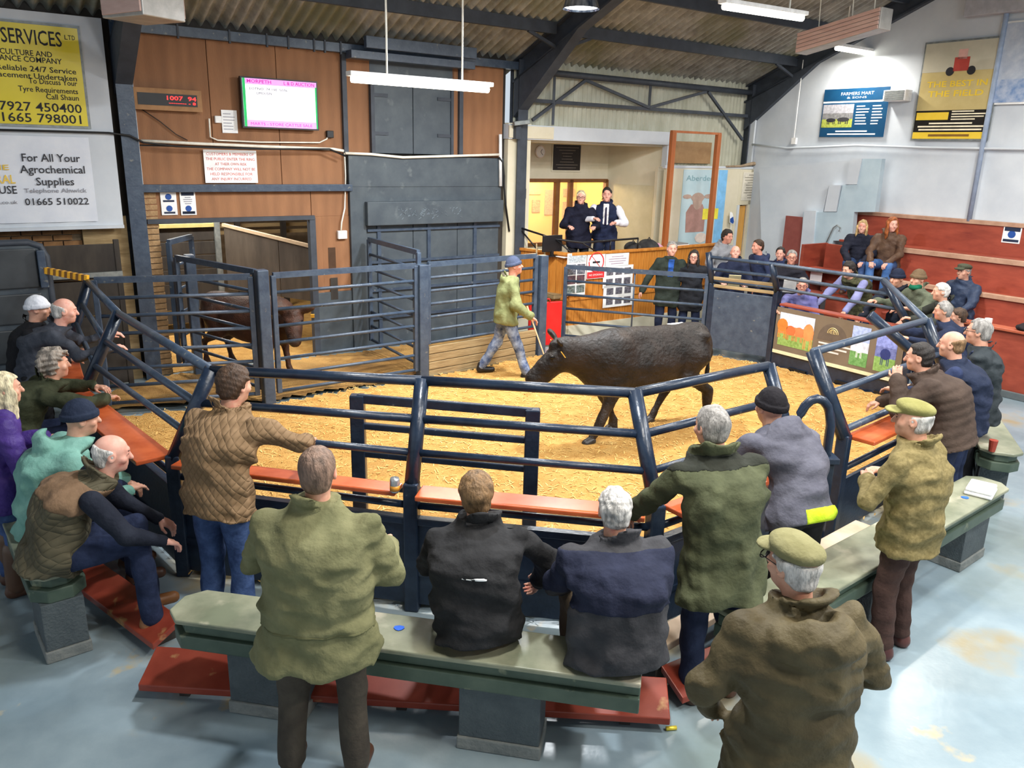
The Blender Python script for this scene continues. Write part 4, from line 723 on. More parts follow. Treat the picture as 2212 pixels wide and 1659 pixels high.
txt(t, 'THE BEST IN', GAB, x0+Wd*.5, y1-H*.43, d, H*.06, yl, Wd*.8, bold=.03); txt(t, 'THE FIELD', GAB, x0+Wd*.5, y1-H*.53, d, H*.06, yl, Wd*.74, bold=.03)
cp = M('cream_print', (226, 216, 190)); lines(t, GAB, x0+Wd*.5, x1-.03, y0+H*.19, y0+H*.3, d+.003, 4, cp, .45, -1); lines(t, GAB, x0+.03, x1-.03, y0+H*.08, y0+H*.18, d+.003, 3, cp, .5); lines(t, GAB, x0+.06, x1-.06, y0+.02, y0+H*.06, d+.003, 1, M('brown_print', (120, 84, 30)), .5)
t, x0, x1, y0, y1, d = board('framed_poster', 'pale framed poster on the gable at the right edge of the picture', 'poster', GAB, (2168, 52, 2280, 218), .03, M('poster_pale', (170, 184, 206), (206, 214, 226), scale=5, rough=.1, spec=.7), .012, m_wplastic, .03); strip(t, GAB, x0, x1, y0, y0+.35, d, M('poster_blue', (120, 150, 196), (196, 206, 224), scale=6, rough=.1))
mb = MB(); x0, x1, y0, y1 = GAB.rect(2096, -20, 2300, 14, .1); mb.fbox(GAB, x0, x1, y0, y1, .0, .2); tag(mb.build('wall_speaker', M('speaker_grey', (168, 168, 174), rough=.5), bevel=.01), 'grey box loudspeaker high on the gable at the top right corner', 'speaker')
# partition posters
t, x0, x1, y0, y1, d = board('cattle_poster', 'tall pale blue cattle poster on the cream partition', 'poster', WALL, (1477, 366, 1556, 530), PD+.002, M('poster_cyan', (178, 206, 216), (196, 218, 226), scale=2, rough=.4), .006); H = y1-y0; Wd = x1-x0
strip(t, WALL, x1-Wd*.2, x1, y0, y1, d, M('poster_skyblue', (120, 178, 222), rough=.4)); txt(t, 'Aberdeen', WALL, x0+Wd*.42, y1-H*.11, d+.002, H*.07, M('poster_teal', (120, 158, 168)), Wd*.7)
mb = MB(); cx_, cy_ = x0+Wd*.36, y0+H*.6
hw = M('poster_cow', (176, 150, 138), (190, 166, 152), scale=9, rough=.5)
mb.prism([WALL.p(cx_+Wd*.17*math.cos(a)*(1 if math.sin(a) > 0 else .62), cy_+H*.11*math.sin(a), d+.001) for a in [k*.3927 for k in range(16)]], E2*.002)
for sg in (-1, 1): mb.prism([WALL.p(cx_+sg*Wd*(.24+.1*math.cos(a)), cy_+H*.06+H*.03*math.sin(a), d+.001) for a in [k*.7854 for k in range(8)]], E2*.002)
mb.build('cow_head_print', hw, t); mb = MB(); mb.prism([WALL.p(cx_+Wd*q, y0+H*r_, d+.0005) for q, r_ in ((-.22, .2), (.2, .2), (.2, .45), (.12, .56), (-.14, .56), (-.24, .46))], E2*.001); mb.build('cow_body_print', M('poster_cow_dark', (160, 124, 116), rough=.5), t)
mb = MB(); mb.prism([WALL.p(x0+Wd*.5+Wd*.14*math.cos(a), y0+H*.12+H*.07*math.sin(a), d+.002) for a in [k*.7854 for k in range(8)]], E2*.002); mb.build('calf_print', M('poster_calf', (214, 200, 190), rough=.5), t); strip(t, WALL, x0+Wd*.5, x0+Wd*.86, y0+H*.36, y0+H*.5, d+.002, M('poster_lemon', (226, 214, 70), rough=.5))
t, x0, x1, y0, y1, d = board('typed_notice', 'grey typed notice above the pine door', 'notice', WALL, (1606, 372, 1654, 432), PD+.002, M('notice_grey', (206, 200, 186), rough=.7), .006); lines(t, WALL, x0+.03, x1-.03, y0+.03, y1-.03, d, 10, M('notice_print', (150, 144, 132)), .35)
# rostrum notices
RF = Frame((RB[0], RB[1], 0), (*u_(RB, RC), 0), EZ, (u_(RB, RC)[1], -u_(RB, RC)[0], 0))
t, x0, x1, y0, y1, d = board('photo_sheet', 'tall sheet of small photographs on the left of the rostrum front', 'poster', RF, (1226, 548, 1263, 636), .035, m_white_print, .004); H = y1-y0
for i, (a_, b_) in enumerate(((.78, .96), (.5, .74), (.28, .48), (.06, .24))):
    for k in range(1 if i == 0 else 2): strip(t, RF, x0+.02+k*(x1-x0)*.48, x0+((x1-x0)-.02 if i == 0 else (x1-x0)*.46+k*(x1-x0)*.48), y0+H*a_, y0+H*b_, d, M('snap%d%d' % (i, k), ((150, 160, 168), (60, 64, 80), (120, 80, 84), (70, 90, 84))[i], ((210, 216, 220), (150, 150, 160), (60, 60, 76), (150, 160, 160))[i], scale=30), 'photograph')
t, x0, x1, y0, y1, d = board('no_smoking_sign', 'white no smoking sign with red ring and red band on the rostrum', 'sign', RF, (1269, 549, 1305, 600), .035, m_white_print, .004); c = (x0+x1)/2; rc = y0+(y1-y0)*.66; rr_ = (x1-x0)*.4; rdm = M('sign_red', (204, 50, 54))
mb = MB(); mb.tube([RF.p(c+rr_*math.cos(k*.3142), rc+rr_*math.sin(k*.3142), d) for k in range(21)], .012, 5); mb.build('red_ring', rdm, t); mb = MB(); mb.beam(RF.p(c-rr_*.7, rc+rr_*.7, d+.002), RF.p(c+rr_*.7, rc-rr_*.7, d+.002), .004, .022, up=RF.n); mb.build('red_slash', rdm, t)
strip(t, RF, c-rr_*.5, c+rr_*.5, rc-.015, rc+.015, d, m_black_print, 'cigarette'); strip(t, RF, x0+.01, x1-.01, y0+.01, y0+(y1-y0)*.28, d, rdm); txt(t, 'NO SMOKING', RF, c, y0+(y1-y0)*.15, d+.004, .03, m_white_print, (x1-x0)*.75)
t, x0, x1, y0, y1, d = board('letter_notice', 'white letterhead notice at the top right of the rostrum front', 'notice', RF, (1309, 549, 1357, 573), .035, m_white_print, .004); lines(t, RF, x0+.05, x1-.05, y0+.03, y1-.03, d, 4, M('mauve_print', (170, 150, 170)), .3)
for j, (va, vb, lab) in enumerate(((576, 617, 'upper white sheet with six dark pictures on the rostrum'), (618, 658, 'lower white sheet with six dark pictures on the rostrum'))):
    t, x0, x1, y0, y1, d = board('picture_sheet', lab, 'poster', RF, (1304, va, 1365, vb), .035, m_white_print, .004)
    for r in range(2):
        for k in range(3): xx = x0+(x1-x0)*(.1+.3*k); yy = y0+(y1-y0)*(.12+.46*r); strip(t, RF, xx, xx+(x1-x0)*.22, yy, yy+(y1-y0)*.3, d, M('snapdark%d' % k, (60, 58, 70), (130, 128, 140), scale=35), 'photograph')
# ------------------------------------------------------------------ cables and conduits on the side wall
def cable(label, pts, r, mat, d=.06, name='cable', group=None, fr=WALL): mb = MB(); q = [fr.p(*fr.px(u, v, d), d) for u, v in pts]; mb.tube(q, r, 6); return tag(mb.build(name, mat, None, True), label, 'cable', group)
cable('white conduit running below the television along the plywood', [(305, 304), (420, 310), (560, 316), (720, 322), (742, 326)], .022, m_wcable, .05, 'wall_conduit')
cable('white cable draped along the top of the grey sheeting', [(746, 331), (800, 333), (870, 340), (975, 337), (1078, 334)], .022, m_wcable, .08)
cable('black cable sagging from the hoarding to the plywood conduit', [(-60, 279), (100, 283), (235, 287), (280, 293), (310, 308), (380, 316), (560, 322), (712, 322), (748, 338)], .014, m_bcable, .18)
cable('thin black cable slanting down from the LED display', [(306, 236), (345, 262), (380, 290), (405, 303)], .006, m_bcable, .03)
cable('white flex looping under the television to a socket', [(452, 256), (454, 296), (470, 303), (560, 307), (690, 308), (706, 300), (709, 290)], .011, m_wcable, .04)
cable('white drop cable beside the door frame down to a socket', [(744, 330), (746, 380), (745, 450), (738, 480), (736, 505)], .012, m_wcable, .05)
cable('black cable dropping down the cream office pier', [(1078, 340), (1086, 352), (1089, 380), (1089, 402), (1092, 440), (1100, 500)], .016, m_bcable, .1)
cable('white trunking up the left edge of the office pier', [(1081, 402), (1081, 290)], .03, m_wplastic, .08, 'cable_trunking')
def gadget(name, label, cat, fr, px, d, th, mat): x0, x1, y0, y1 = fr.rect(*px, d); mb = MB(); mb.fbox(fr, x0, x1, y0, y1, d, d+th); return tag(mb.build(name, mat, bevel=.008), label, cat)
gadget('socket', 'white socket left of the paper notice', 'socket', WALL, (462, 250, 477, 266), .0, .05, m_wplastic); gadget('socket', 'white socket low on the plywood beside the grey door', 'socket', WALL, (727, 498, 747, 515), .0, .06, m_wplastic); gadget('plug', 'black and white plug at the lower right of the television', 'plug', WALL, (703, 282, 718, 298), .0, .06, m_black)
gadget('control_box', 'small dark control box on the cream office pier', 'control box', WALL, (1124, 407, 1133, 429), .09, .05, m_frame)
sp = thing('security_camera', 'small grey security camera on the office fascia', 'camera', WALL.p(*WALL.px(1118, 285, .2), .2)); x, y = WALL.px(1118, 268, .2); mb = MB(); mb.beam(WALL.p(x-.12, y+.0, .25), WALL.p(x+.16, y+.04, .3), .09, .07); mb.build('body', m_galv, sp, bevel=.01); mb = MB(); mb.fbox(WALL, x-.04, x+.06, y-.24, y-.03, .12, .22); mb.build('bracket', m_frame, sp)
# grey sheeted gate, hazard pole at far left
gd = thing('sheeted_gate', 'dark grey sheeted steel gate with rounded top at the left edge', 'gate', WALL.p(0, 0, 1.1)); GD = 1.15
x1, yt = WALL.px(96, 523, GD); mb = MB(); R_ = .16
mb.prism([WALL.p(x, y, GD) for x, y in ((-2.2, .12), (x1, .12), (x1, yt-R_), (x1-R_*.3, yt-R_*.3), (x1-R_, yt), (-2.2, yt))], -E2*.05); mb.build('sheet', m_grey, gd, bevel=.01)
for z0_, z1_ in ((.2, .62), (.68, 1.06), (1.12, 1.46), (1.52, yt-.06)): mb = MB(); mb.fbox(WALL, -2.2, x1-.1, z0_, z1_, GD, GD+.03); mb.build('panel', M('dark_grey_sheet', (58, 62, 66), (72, 76, 80), scale=3, rough=.4), gd, bevel=.015)
mb = MB(); mb.tube([WALL.p(-2.2, yt, GD-.02), WALL.p(x1-R_, yt, GD-.02), WALL.p(x1-R_*.3, yt-R_*.3, GD-.02), WALL.p(x1, yt-R_, GD-.02), WALL.p(x1, .1, GD-.02)], .04, 8); mb.build('rim', m_frame, gd, True); mb = MB(); mb.fbox(WALL, x1-.1, x1-.02, yt-.5, yt-.08, GD+.02, GD+.09); mb.build('latch_box', m_steel, gd, bevel=.01)
hz = thing('hazard_pole', 'yellow and black striped pole beside the dark grey gate', 'pole', G(138, 595, 1.68)); a = G(93, 583, 1.72); b = np.array([*POSTS['L3'][2:], 1.64]); yb = M('hazard_yellow', (232, 168, 40), rough=.5)
for i in range(16): p0 = a+(b-a)*i/16; p1 = a+(b-a)*(i+1)/16; mb = MB(); mb.beam(p0, p1, .05, .07); mb.build('stripe', yb if i % 2 else M('hazard_brown', (120, 80, 30), rough=.5), hz)
pn = thing('dark_hurdle', 'dark sheeted hurdle between the grey gate and the steel column', 'hurdle', WALL.p(1.4, 0, .5))
for z0_, z1_ in ((.1, .55), (.57, 1.0), (1.02, 1.45), (1.47, 1.9)): mb = MB(); mb.fbox(WALL, .75, 1.85, z0_, z1_, .45, .49); mb.build('board', m_dark, pn, bevel=.006)
for x in (.75, 1.85): mb = MB(); mb.fbox(WALL, x-.03, x+.03, 0, 1.95, .44, .5); mb.build('post', m_dark, pn)
mb = MB(); mb.fbox(WALL, .72, 1.88, 1.5, 1.56, .5, .53); mb.build('rail', m_galv, pn)
# ------------------------------------------------------------------ organic shapes: distance fields turned into meshes
def _n(a): a = np.array(a, float); return a/(np.linalg.norm(a)+1e-9)
def sseg(P, a, b, ra, rb):
    a = np.asarray(a, np.float32); b = np.asarray(b, np.float32); ba = b-a; pa = P-a
    h = np.clip(pa@ba/(ba@ba+1e-9), 0, 1); q = pa-h[:, None]*ba
    return np.sqrt((q*q).sum(1))-(ra+(rb-ra)*h)
def sell(P, c, r, R=None):
    q = P-np.asarray(c, np.float32)
    if R is not None: q = q@np.asarray(R, np.float32)
    r = np.asarray(r, np.float32); k0 = np.sqrt(((q/r)**2).sum(1)); k1 = np.sqrt(((q/(r*r))**2).sum(1))+1e-6
    return k0*(k0-1)/k1
def smin(a, b, k):
    h = np.clip(.5+.5*(b-a)/k, 0, 1); return b*(1-h)+a*h-k*h*(1-h)
def smax(a, b, k): return -smin(-a, -b, k)
def net(fn, lo, hi, res):
    """naive surface nets"""
    lo = np.array(lo, float); hi = np.array(hi, float); n = np.maximum(4, np.ceil((hi-lo)/res).astype(int)+1)
    ax = [lo[i]+res*np.arange(n[i]) for i in range(3)]; g = np.stack(np.meshgrid(*ax, indexing='ij'), -1).astype(np.float32)
    f = fn(g.reshape(-1, 3)).reshape(n).astype(np.float32)
    for a_ in range(3):
        sl = [slice(None)]*3; sl[a_] = 0; f[tuple(sl)] = np.maximum(f[tuple(sl)], 1e-3); sl[a_] = -1; f[tuple(sl)] = np.maximum(f[tuple(sl)], 1e-3)
    ins = f < 0; m = [k-1 for k in n]; cnt = np.zeros(m, np.int32); acc = np.zeros(m+[3], np.float32)
    C = [(i, j, k) for i in (0, 1) for j in (0, 1) for k in (0, 1)]
    cut = lambda c: tuple(slice(c[i], c[i]+m[i]) for i in range(3))
    for a_ in C:
        for ax_ in range(3):
            if a_[ax_]: continue
            b = list(a_); b[ax_] = 1; fa = f[cut(a_)]; fb = f[cut(b)]; x = (fa < 0) != (fb < 0)
            t = np.where(x, fa/(fa-fb+1e-12), 0); cnt += x
            for d_ in range(3): acc[..., d_] += np.where(x, a_[d_]+(t if d_ == ax_ else 0), 0)
    act = cnt > 0; idx = -np.ones(m, np.int64); idx[act] = np.arange(act.sum())
    ii = np.argwhere(act); V = lo+res*(ii+acc[act]/cnt[act][:, None]); faces = []
    for ax_ in range(3):
        o1, o2 = (ax_+1) % 3, (ax_+2) % 3
        sl0 = [slice(1, m[i]) for i in range(3)]; sl0[ax_] = slice(0, m[ax_]); sl1 = list(sl0); sl1[ax_] = slice(1, m[ax_]+1)
        a0 = ins[tuple(sl0)]; a1 = ins[tuple(sl1)]; e = np.argwhere(a0 != a1)
        if len(e) == 0: continue
        off = np.array([0 if i == ax_ else 1 for i in range(3)]); e0 = e+off; fl = a0[tuple(e.T)]
        d1 = np.zeros(3, int); d1[o1] = 1; d2 = np.zeros(3, int); d2[o2] = 1
        q = [idx[tuple((e0-d).T)] for d in (d1+d2, d2, 0*d1, d1)]
        Q = np.stack(q, 1); Q[~fl] = Q[~fl][:, ::-1]; faces.append(Q)
    return V, (np.concatenate(faces) if faces else np.zeros((0, 4), int))
def np_mesh(name, parts):
    nv = 0; Vs = []; Fs = []
    for V, F in parts: Vs.append(V); Fs.append(F+nv); nv += len(V)
    V = np.concatenate(Vs).astype(np.float32); F = np.concatenate(Fs).astype(np.int32); me = bpy.data.meshes.new(name)
    me.vertices.add(len(V)); me.vertices.foreach_set('co', V.ravel()); me.loops.add(F.size); me.loops.foreach_set('vertex_index', F.ravel()); me.polygons.add(len(F))
    me.polygons.foreach_set('loop_start', np.arange(0, F.size, 4, dtype=np.int32)); me.polygons.foreach_set('loop_total', np.full(len(F), 4, np.int32)); me.update(calc_edges=True); me.validate()
    me.polygons.foreach_set('use_smooth', np.ones(len(me.polygons), bool)); return me
def part(name, parent, mat, *parts, label=None):
    parts = [p for p in parts if len(p[1])]
    if not parts: return None
    o = link(name, np_mesh(name, parts), mat, parent)
    if label: o['label'] = label
    return o
def fold(P, seed, amp, s=1.0):
    r = np.random.RandomState(seed); out = 0
    for i in range(4):
        k = r.randn(3)*np.array([9, 9, 16])*s; k2 = r.randn(3)*7*s; out = out+np.sin(P@k+r.rand()*6+1.6*np.sin(P@k2+r.rand()*6))
    return (amp*.5*out).astype(np.float32)
def RX(a): c, s = math.cos(a), math.sin(a); return np.array([[1, 0, 0], [0, c, -s], [0, s, c]])
def RY(a): c, s = math.cos(a), math.sin(a); return np.array([[c, 0, s], [0, 1, 0], [-s, 0, c]])
def RZ(a): c, s = math.cos(a), math.sin(a); return np.array([[c, -s, 0], [s, c, 0], [0, 0, 1]])
# ------------------------------------------------------------------ cloth and skin
def skin(k): return M('skin_%s' % k, {'a': (206, 150, 126), 'b': (214, 148, 126), 'c': (222, 160, 142)}[k], {'a': (220, 170, 146), 'b': (228, 160, 138), 'c': (232, 178, 160)}[k], scale=16, rough=.5, spots=[(9, .6, .75, (206, 118, 104))])
def cloth(name, c1, c2=None, **k):
    k.setdefault('rough', .85); k.setdefault('bump', .45); k.setdefault('bscale', 26); k.setdefault('scale', 7)
    return M('cloth_'+name, c1, c2 or tuple(min(255, x*1.1+4) for x in c1), spec=.2, **k)
HAIRC = {'brown': (74, 54, 40), 'dark': (44, 38, 36), 'grey': (150, 146, 142), 'white': (206, 202, 198), 'blond': (190, 160, 110), 'ginger': (166, 92, 44), 'lightbrown': (126, 98, 68), 'curlgrey': (150, 140, 130), 'fair': (226, 208, 172), 'shaved': (128, 104, 90)}
def hairm(k): c = HAIRC[k]; return M('hair_'+k, tuple(x*.72 for x in c), tuple(min(255, x*1.15) for x in c), scale=30, rough=.6, bump=.6, bscale=90, stretch=(1, 1, .3))
def ik(S, Wp, l1, l2, pole):
    S = np.array(S, float); Wp = np.array(Wp, float); d = Wp-S; L = np.linalg.norm(d); L2 = min(L, (l1+l2)*.995); d = d/(L+1e-9); Wp = S+d*L2
    a = (l1*l1-l2*l2+L2*L2)/(2*L2); h = math.sqrt(max(0, l1*l1-a*a)); p = np.array(pole, float); p = p-d*(p@d); p = _n(p)
    return S+d*a+p*h, Wp
def hand_net(Wp, dirv, nrm_, side, curl, k, res):
    d = _n(dirv); n_ = np.array(nrm_, float); n_ = _n(n_-d*(n_@d)); x = np.cross(n_, d)*side   # x points to the thumb side
    def T(a, b, c): return Wp+k*(d*a+x*b+n_*c)
    segs = []
    for i, (off, ln) in enumerate(((.030, .072), (.010, .082), (-.010, .076), (-.029, .058))):
        b0 = T(.085, off, 0); c1 = math.cos(curl); s1 = math.sin(curl); b1 = T(.085+ln*.5*c1, off*1.08, -ln*.5*s1); c2 = math.cos(curl*2.1); s2 = math.sin(curl*2.1); b2 = T(.085+ln*.5*c1+ln*.5*c2, off*1.1, -ln*.5*s1-ln*.5*s2)
        segs += [(b0, b1, .0095*k, .0088*k), (b1, b2, .0088*k, .0072*k)]
    segs += [(T(.03, .036, -.004), T(.062, .062, -.018), .013*k, .0105*k), (T(.062, .062, -.018), T(.094, .064, -.03), .0105*k, .0085*k)]
    def fn(P):
        D = sseg(P, T(.0, 0, 0), T(.05, 0, 0), .028*k, .03*k)
        D = smin(D, sseg(P, T(.045, .024, 0), T(.086, .026, 0), .019*k, .015*k), .012*k); D = smin(D, sseg(P, T(.045, -.02, 0), T(.082, -.025, 0), .019*k, .014*k), .012*k)
        q = (P-np.asarray(Wp, np.float32))@np.asarray(n_, np.float32); D = smax(D, np.abs(q)-.017*k, .008*k)
        D = smin(D, sseg(P, T(-.05, 0, 0), T(.01, 0, 0), .03*k, .025*k), .015)
        for a, b, r1, r2 in segs: D = smin(D, sseg(P, a, b, r1, r2), .005*k)
        return D
    pts = np.array([q for s in segs for q in s[:2]]+[T(-.05, 0, 0), T(.05, .04, 0), T(.05, -.04, 0)]); return net(fn, pts.min(0)-.035, pts.max(0)+.035, res)
ARM = dict(down=((.26, .02, -.50), (.3, -1, 0)), front=((.02, .30, -.26), (.5, -.7, -.8)), rail=((.10, .46, -.12), (.7, 0, -1)), lap=((-.05, .36, -.36), (1, -.5, -.5)), pocket=((.03, .14, -.43), (1, -.8, 0)), fold=((-.10, .22, -.20), (1, .1, -1)), mouth=((.06, .24, .05), (.6, .4, -1)), point=((.02, .30, -.18), (1, -.2, -.6)), reach=((.12, .52, -.30), (.6, 0, -1)), stick=((.2, .42, -.42), (.6, -.3, -.6)), back=((.2, -.12, -.44), (1, -.6, 0)))
def person(label, px=None, hz=None, xy=None, face=0, pose='stand', seat=.59, floor=0.0, lean=6, hunch=.3, arms=('down', 'down'), h=1.75, coat=None, coat_len=.22, fat=1.0, sleeves=None, puffy=0.0, legs=None, shoes=None, hair=('short', 'brown'), hat=None, hatm=None, yaw=0, nod=0, tone='a', res=.016, eyes=True, hood=False, collar=True, collarm=None, spread=.11, stride=0.0, glasses=False, roll=0, extra=None, bare_arms=False, turn=0, knee=.46, wide=1.0, hands=True, seed=None, flare=1.0, tilt=0, _again=False):
    _kw = dict(locals())
    if hz and pose != 'sit': h = h*1.0
    k = h/1.75; seed = seed or (hash(label) % 9973 if False else sum(map(ord, label)) % 9973)
    ln = math.radians(lean); up = np.array([0, math.sin(ln), math.cos(ln)]); fw = np.array([0, math.cos(ln), -math.sin(ln)]); X = np.array([1., 0, 0])
    if tilt: Rt = RY(math.radians(tilt)); up = Rt@up; fw = Rt@fw; X = Rt@X
    if pose == 'sit': hip = np.array([0, 0, seat+.10*k])
    elif pose == 'kneelean': hip = np.array([0, 0, .86*k])
    else: hip = np.array([0, 0, .92*k])
    if pose != 'sit': hip = hip+EZ*floor
    if turn: Rz = RZ(math.radians(-turn)); up, fw, X = Rz@up, Rz@fw, Rz@X
    T = lambda x, y, z: hip+k*(X*x+fw*y+up*z)
    neck = T(0, hunch*.10, .545); hd = math.radians(lean*.35-nod); Rh = RZ(math.radians(-yaw-turn))@RX(-math.radians(lean*.3)+math.radians(-nod))@RY(math.radians(roll))
    hc = neck+Rh@np.array([0, .038*k, .132*k]); Hd = lambda x, y, z: hc+k*(Rh@np.array([x, y, z])); topz = hc[2]+.122*k
    if hz and abs(hz-topz) > .004 and not _again:
        kw = dict(_kw); kw['_again'] = True
        if pose == 'sit': kw['seat'] = seat+hz-topz
        else: kw['h'] = h*(hz-floor)/(topz-floor)
        return person(**kw)
    face_r = math.radians(face)
    if xy is None:
        P0 = G(px[0], px[1], (hz if hz else topz)); o2 = RZ(-face_r)@np.array([hc[0], hc[1], 0]); base = np.array([P0[0]-o2[0], P0[1]-o2[1], 0])
    else: base = A3(xy)
    root = thing('person', label, 'person', base, rz=-face_r)
    sk = skin(tone); legs = legs or cloth('jeans', (38, 52, 84), (56, 72, 106)); shoes = shoes or M('brown_leather', (70, 46, 34), (90, 60, 44), rough=.45)
    # ---- legs
    J = {}
    for s in (-1, 1):
        if pose == 'sit': kn = np.array([s*spread*k*1.25, knee*k, hip[2]+.02*k]); an = np.array([s*spread*1.2*k, (knee+.03)*k, floor+.09*k+.08]); hj = np.array([s*.09*k, .02, hip[2]-.01])
        else:
            hj = hip+np.array([s*.095*k, 0, -.02]); st = stride*s; kn = np.array([s*spread*k, st*.22+.03*k, floor+.50*k]); an = np.array([s*spread*1.08*k, st*.5-.01, floor+.09*k])
            if st < 0: an[2] += .05*min(1, abs(st)*2)
        J[s] = (hj, kn, an)
    def f_leg(P, g=0.0):
        D = sell(P, hip+EZ*.03*k-np.array([0, .005, 0]), np.array([.165*fat, .115*fat, .13])*k+g)
        for s in (-1, 1):
            hj, kn, an = J[s]; L_ = smin(sseg(P, hj, kn, .088*k*min(fat, 1.12)+g, .06*k+g), sseg(P, kn, an+np.array([0, 0, .0]), .06*k+g, (.048 if g < .005 else .054)*k+g), .03); D = smin(D, L_, .035)
        return D
    allp = np.array([q for s in J for q in J[s]]+[hip]); pad = .17
    lo, hi = allp.min(0)-pad, allp.max(0)+pad; lo[2] = floor+.05; r2 = max(res, .016)
    def f_tr(P): return smax(f_leg(P, .012)+fold(P, seed+3, .006), (floor+.07*k)-P[:, 2], .01)
    part('trousers', root, legs, net(f_tr, lo, hi, r2))
    for s in (-1, 1):
        an = J[s][2]; toe = an+np.array([s*.015, .15*k, 0]); toe[2] = floor+.035+(an[2]-floor-.09*k if pose != 'sit' else 0); an2 = np.array([an[0], an[1]-.03, toe[2]+.005])
        if pose == 'sit': an2[2] = toe[2] = floor+.12; 
        zb = toe[2]-.038
        fs_ = lambda P: smax(smin(sseg(P, an2, toe, .046*k, .042*k), sseg(P, an2, an2+np.array([0, .01, .07]), .044*k, .045*k), .03), zb-P[:, 2], .006)
        part('shoe', root, shoes, net(fs_, np.minimum(an2, toe)-.08, np.maximum(an2, toe)+.12, .014))
    # ---- arms
    A = {}
    for s, key in ((-1, arms[0]), (1, arms[1])):
        S = T(s*.192*wide*min(fat, 1.1), hunch*.05, .445); spec = ARM[key] if isinstance(key, str) else (key if isinstance(key[0], (tuple, list)) else (key, (.5, -.3, -1)))
        w = np.array(spec[0], float); w[0] *= s; pole = np.array(spec[1], float); pole[0] *= s
        Wt = S+k*(X*w[0]+np.array([fw[0], fw[1], 0])*w[1]/max(.3, np.linalg.norm(fw[:2]))+EZ*w[2]); E_, W_ = ik(S, Wt, .29*k, .255*k, X*pole[0]+fw*pole[1]+up*pole[2]); A[s] = (S, E_, W_)
    # ---- torso profile (height above hip, half width, half depth, offset)
    pr = np.array([(-.62, .21*flare, .17*flare, 0), (-.30, .195*flare, .155*flare, 0), (-.1, .182*(.5+.5*flare), .142*(.5+.5*flare), 0), (.05, .170*(.75+.25*flare), .132*(.75+.25*flare), -.3), (.18, .172, .134, -.75), (.32, .192, .140, -1), (.41, .200, .128, -.7), (.47, .165, .104, -.1), (.52, .105, .082, .55), (.57, .072, .072, .9)])
    pr[:, 1] *= wide
    ft = 1+(fat-1)*np.interp(pr[:, 0], [-.1, .1, .35, .5], [1, 1.15, .8, .3])
    def f_tor(P, g=0.0, lo_=-.22, hi_=.57):
        q = (P-hip.astype(np.float32))/k; z = q@up.astype(np.float32); x = q@X.astype(np.float32); y = q@fw.astype(np.float32); zc = np.clip(z, -.62, .57)
        a = np.interp(zc, pr[:, 0], pr[:, 1]*ft)+g/k; b = np.interp(zc, pr[:, 0], pr[:, 2]*ft)+g/k; yo = np.interp(zc, pr[:, 0], pr[:, 3])*hunch*.07+np.clip(zc-.35, 0, .3)*hunch*.35
        D = (np.sqrt((x/a)**2+((y-yo)/b)**2)-1)*np.minimum(a, b)*.92; D = smax(D, z-hi_, .02); D = smax(D, lo_-z, .012); return D*k
    rA = (.074+puffy, .062+puffy, .050+puffy*.8) if not bare_arms else (.05, .044, .036)
    def f_arm(P, g=0.0, cut=0.0):
        D = None
        for s in (-1, 1):
            S, E_, W_ = A[s]; d_ = smin(sseg(P, S, E_, (rA[0]+g)*k, (rA[1]+g)*k), sseg(P, E_, W_, (rA[1]+g)*k, (rA[2]+g)*k), .02); D = d_ if D is None else np.minimum(D, d_)
        return D
    coat = coat or cloth('navy', (36, 42, 58)); am = np.array([q for s in A for q in A[s]])
    tl = np.array([T(x, y, z) for x in (-.26*fat, .26*fat) for y in (-.2*fat, .24*fat) for z in (-coat_len-.03, .62)])
    cg = .018+puffy*.5
    def f_coat(P):
        D = f_tor(P, cg, -coat_len, .56)
        zz = ((P-hip.astype(np.float32))@up.astype(np.float32))/k; D = smin(D, smax(f_leg(P, .042)-.0, np.maximum(np.maximum(-coat_len-zz, zz-.2), (((P-hip.astype(np.float32))@np.array([0, 1, 0], np.float32))/k-.08) if pose == 'sit' else -9)*k, .01), .02)
        if sleeves is None: D = smin(D, f_arm(P), .045)
        if collar:
            q = (P-T(0, hunch*.085, .55).astype(np.float32))/k; z = q@up.astype(np.float32); r_ = np.sqrt((q@X.astype(np.float32))**2+(q@fw.astype(np.float32))**2)
            D = np.minimum(D, np.maximum(np.abs(r_-.098-.5*np.clip(z, -.02, .06))-.010, np.abs(z+.004+.25*(q@fw.astype(np.float32)))*1.0-.028)*k)
        if hood: hs = float(hood); D = smin(D, smax(sell(P, T(0, -.085-.05*(hs-1), .50-.10*(hs-1)), np.array([.135, .075, .085])*k*hs), -sell(P, T(0, -.05, .57), np.array([.085, .07, .07])*k), .03), .025)
        ruck = fold(P, seed, .011)+fold(P, seed+7, .005, 2.2)+np.abs(fold(P, seed+9, .012, 1.2))-.006
        if puffy: z = ((P-hip.astype(np.float32))@up.astype(np.float32)); ruck = ruck*.5+(.008*np.abs(np.sin(z*math.pi/.075))-.004)*-1
        return smax(D+ruck, (-coat_len-zz)*k, .006)
    bx = np.concatenate([tl, am]) if sleeves is None else tl
    jk = part('jacket', root, coat, net(f_coat, bx.min(0)-.09, bx.max(0)+.09, res))
    if sleeves is not None or bare_arms:
        f_sl = lambda P: f_arm(P, -.004 if not bare_arms else .008)+fold(P, seed+5, .008)
        part('sleeves', root, sleeves or sk, net(f_sl, am.min(0)-.09, am.max(0)+.09, res))
    # ---- body: torso, limbs, head and hands in one mesh
    def f_body(P): return np.minimum(smin(f_tor(P, -.05, -.1, .52), f_arm(P, -.036), .03), f_leg(P, -.03))
    bl = np.concatenate([allp, am, tl]); r_b = .03
    hr = .0085 if res < .018 else .011
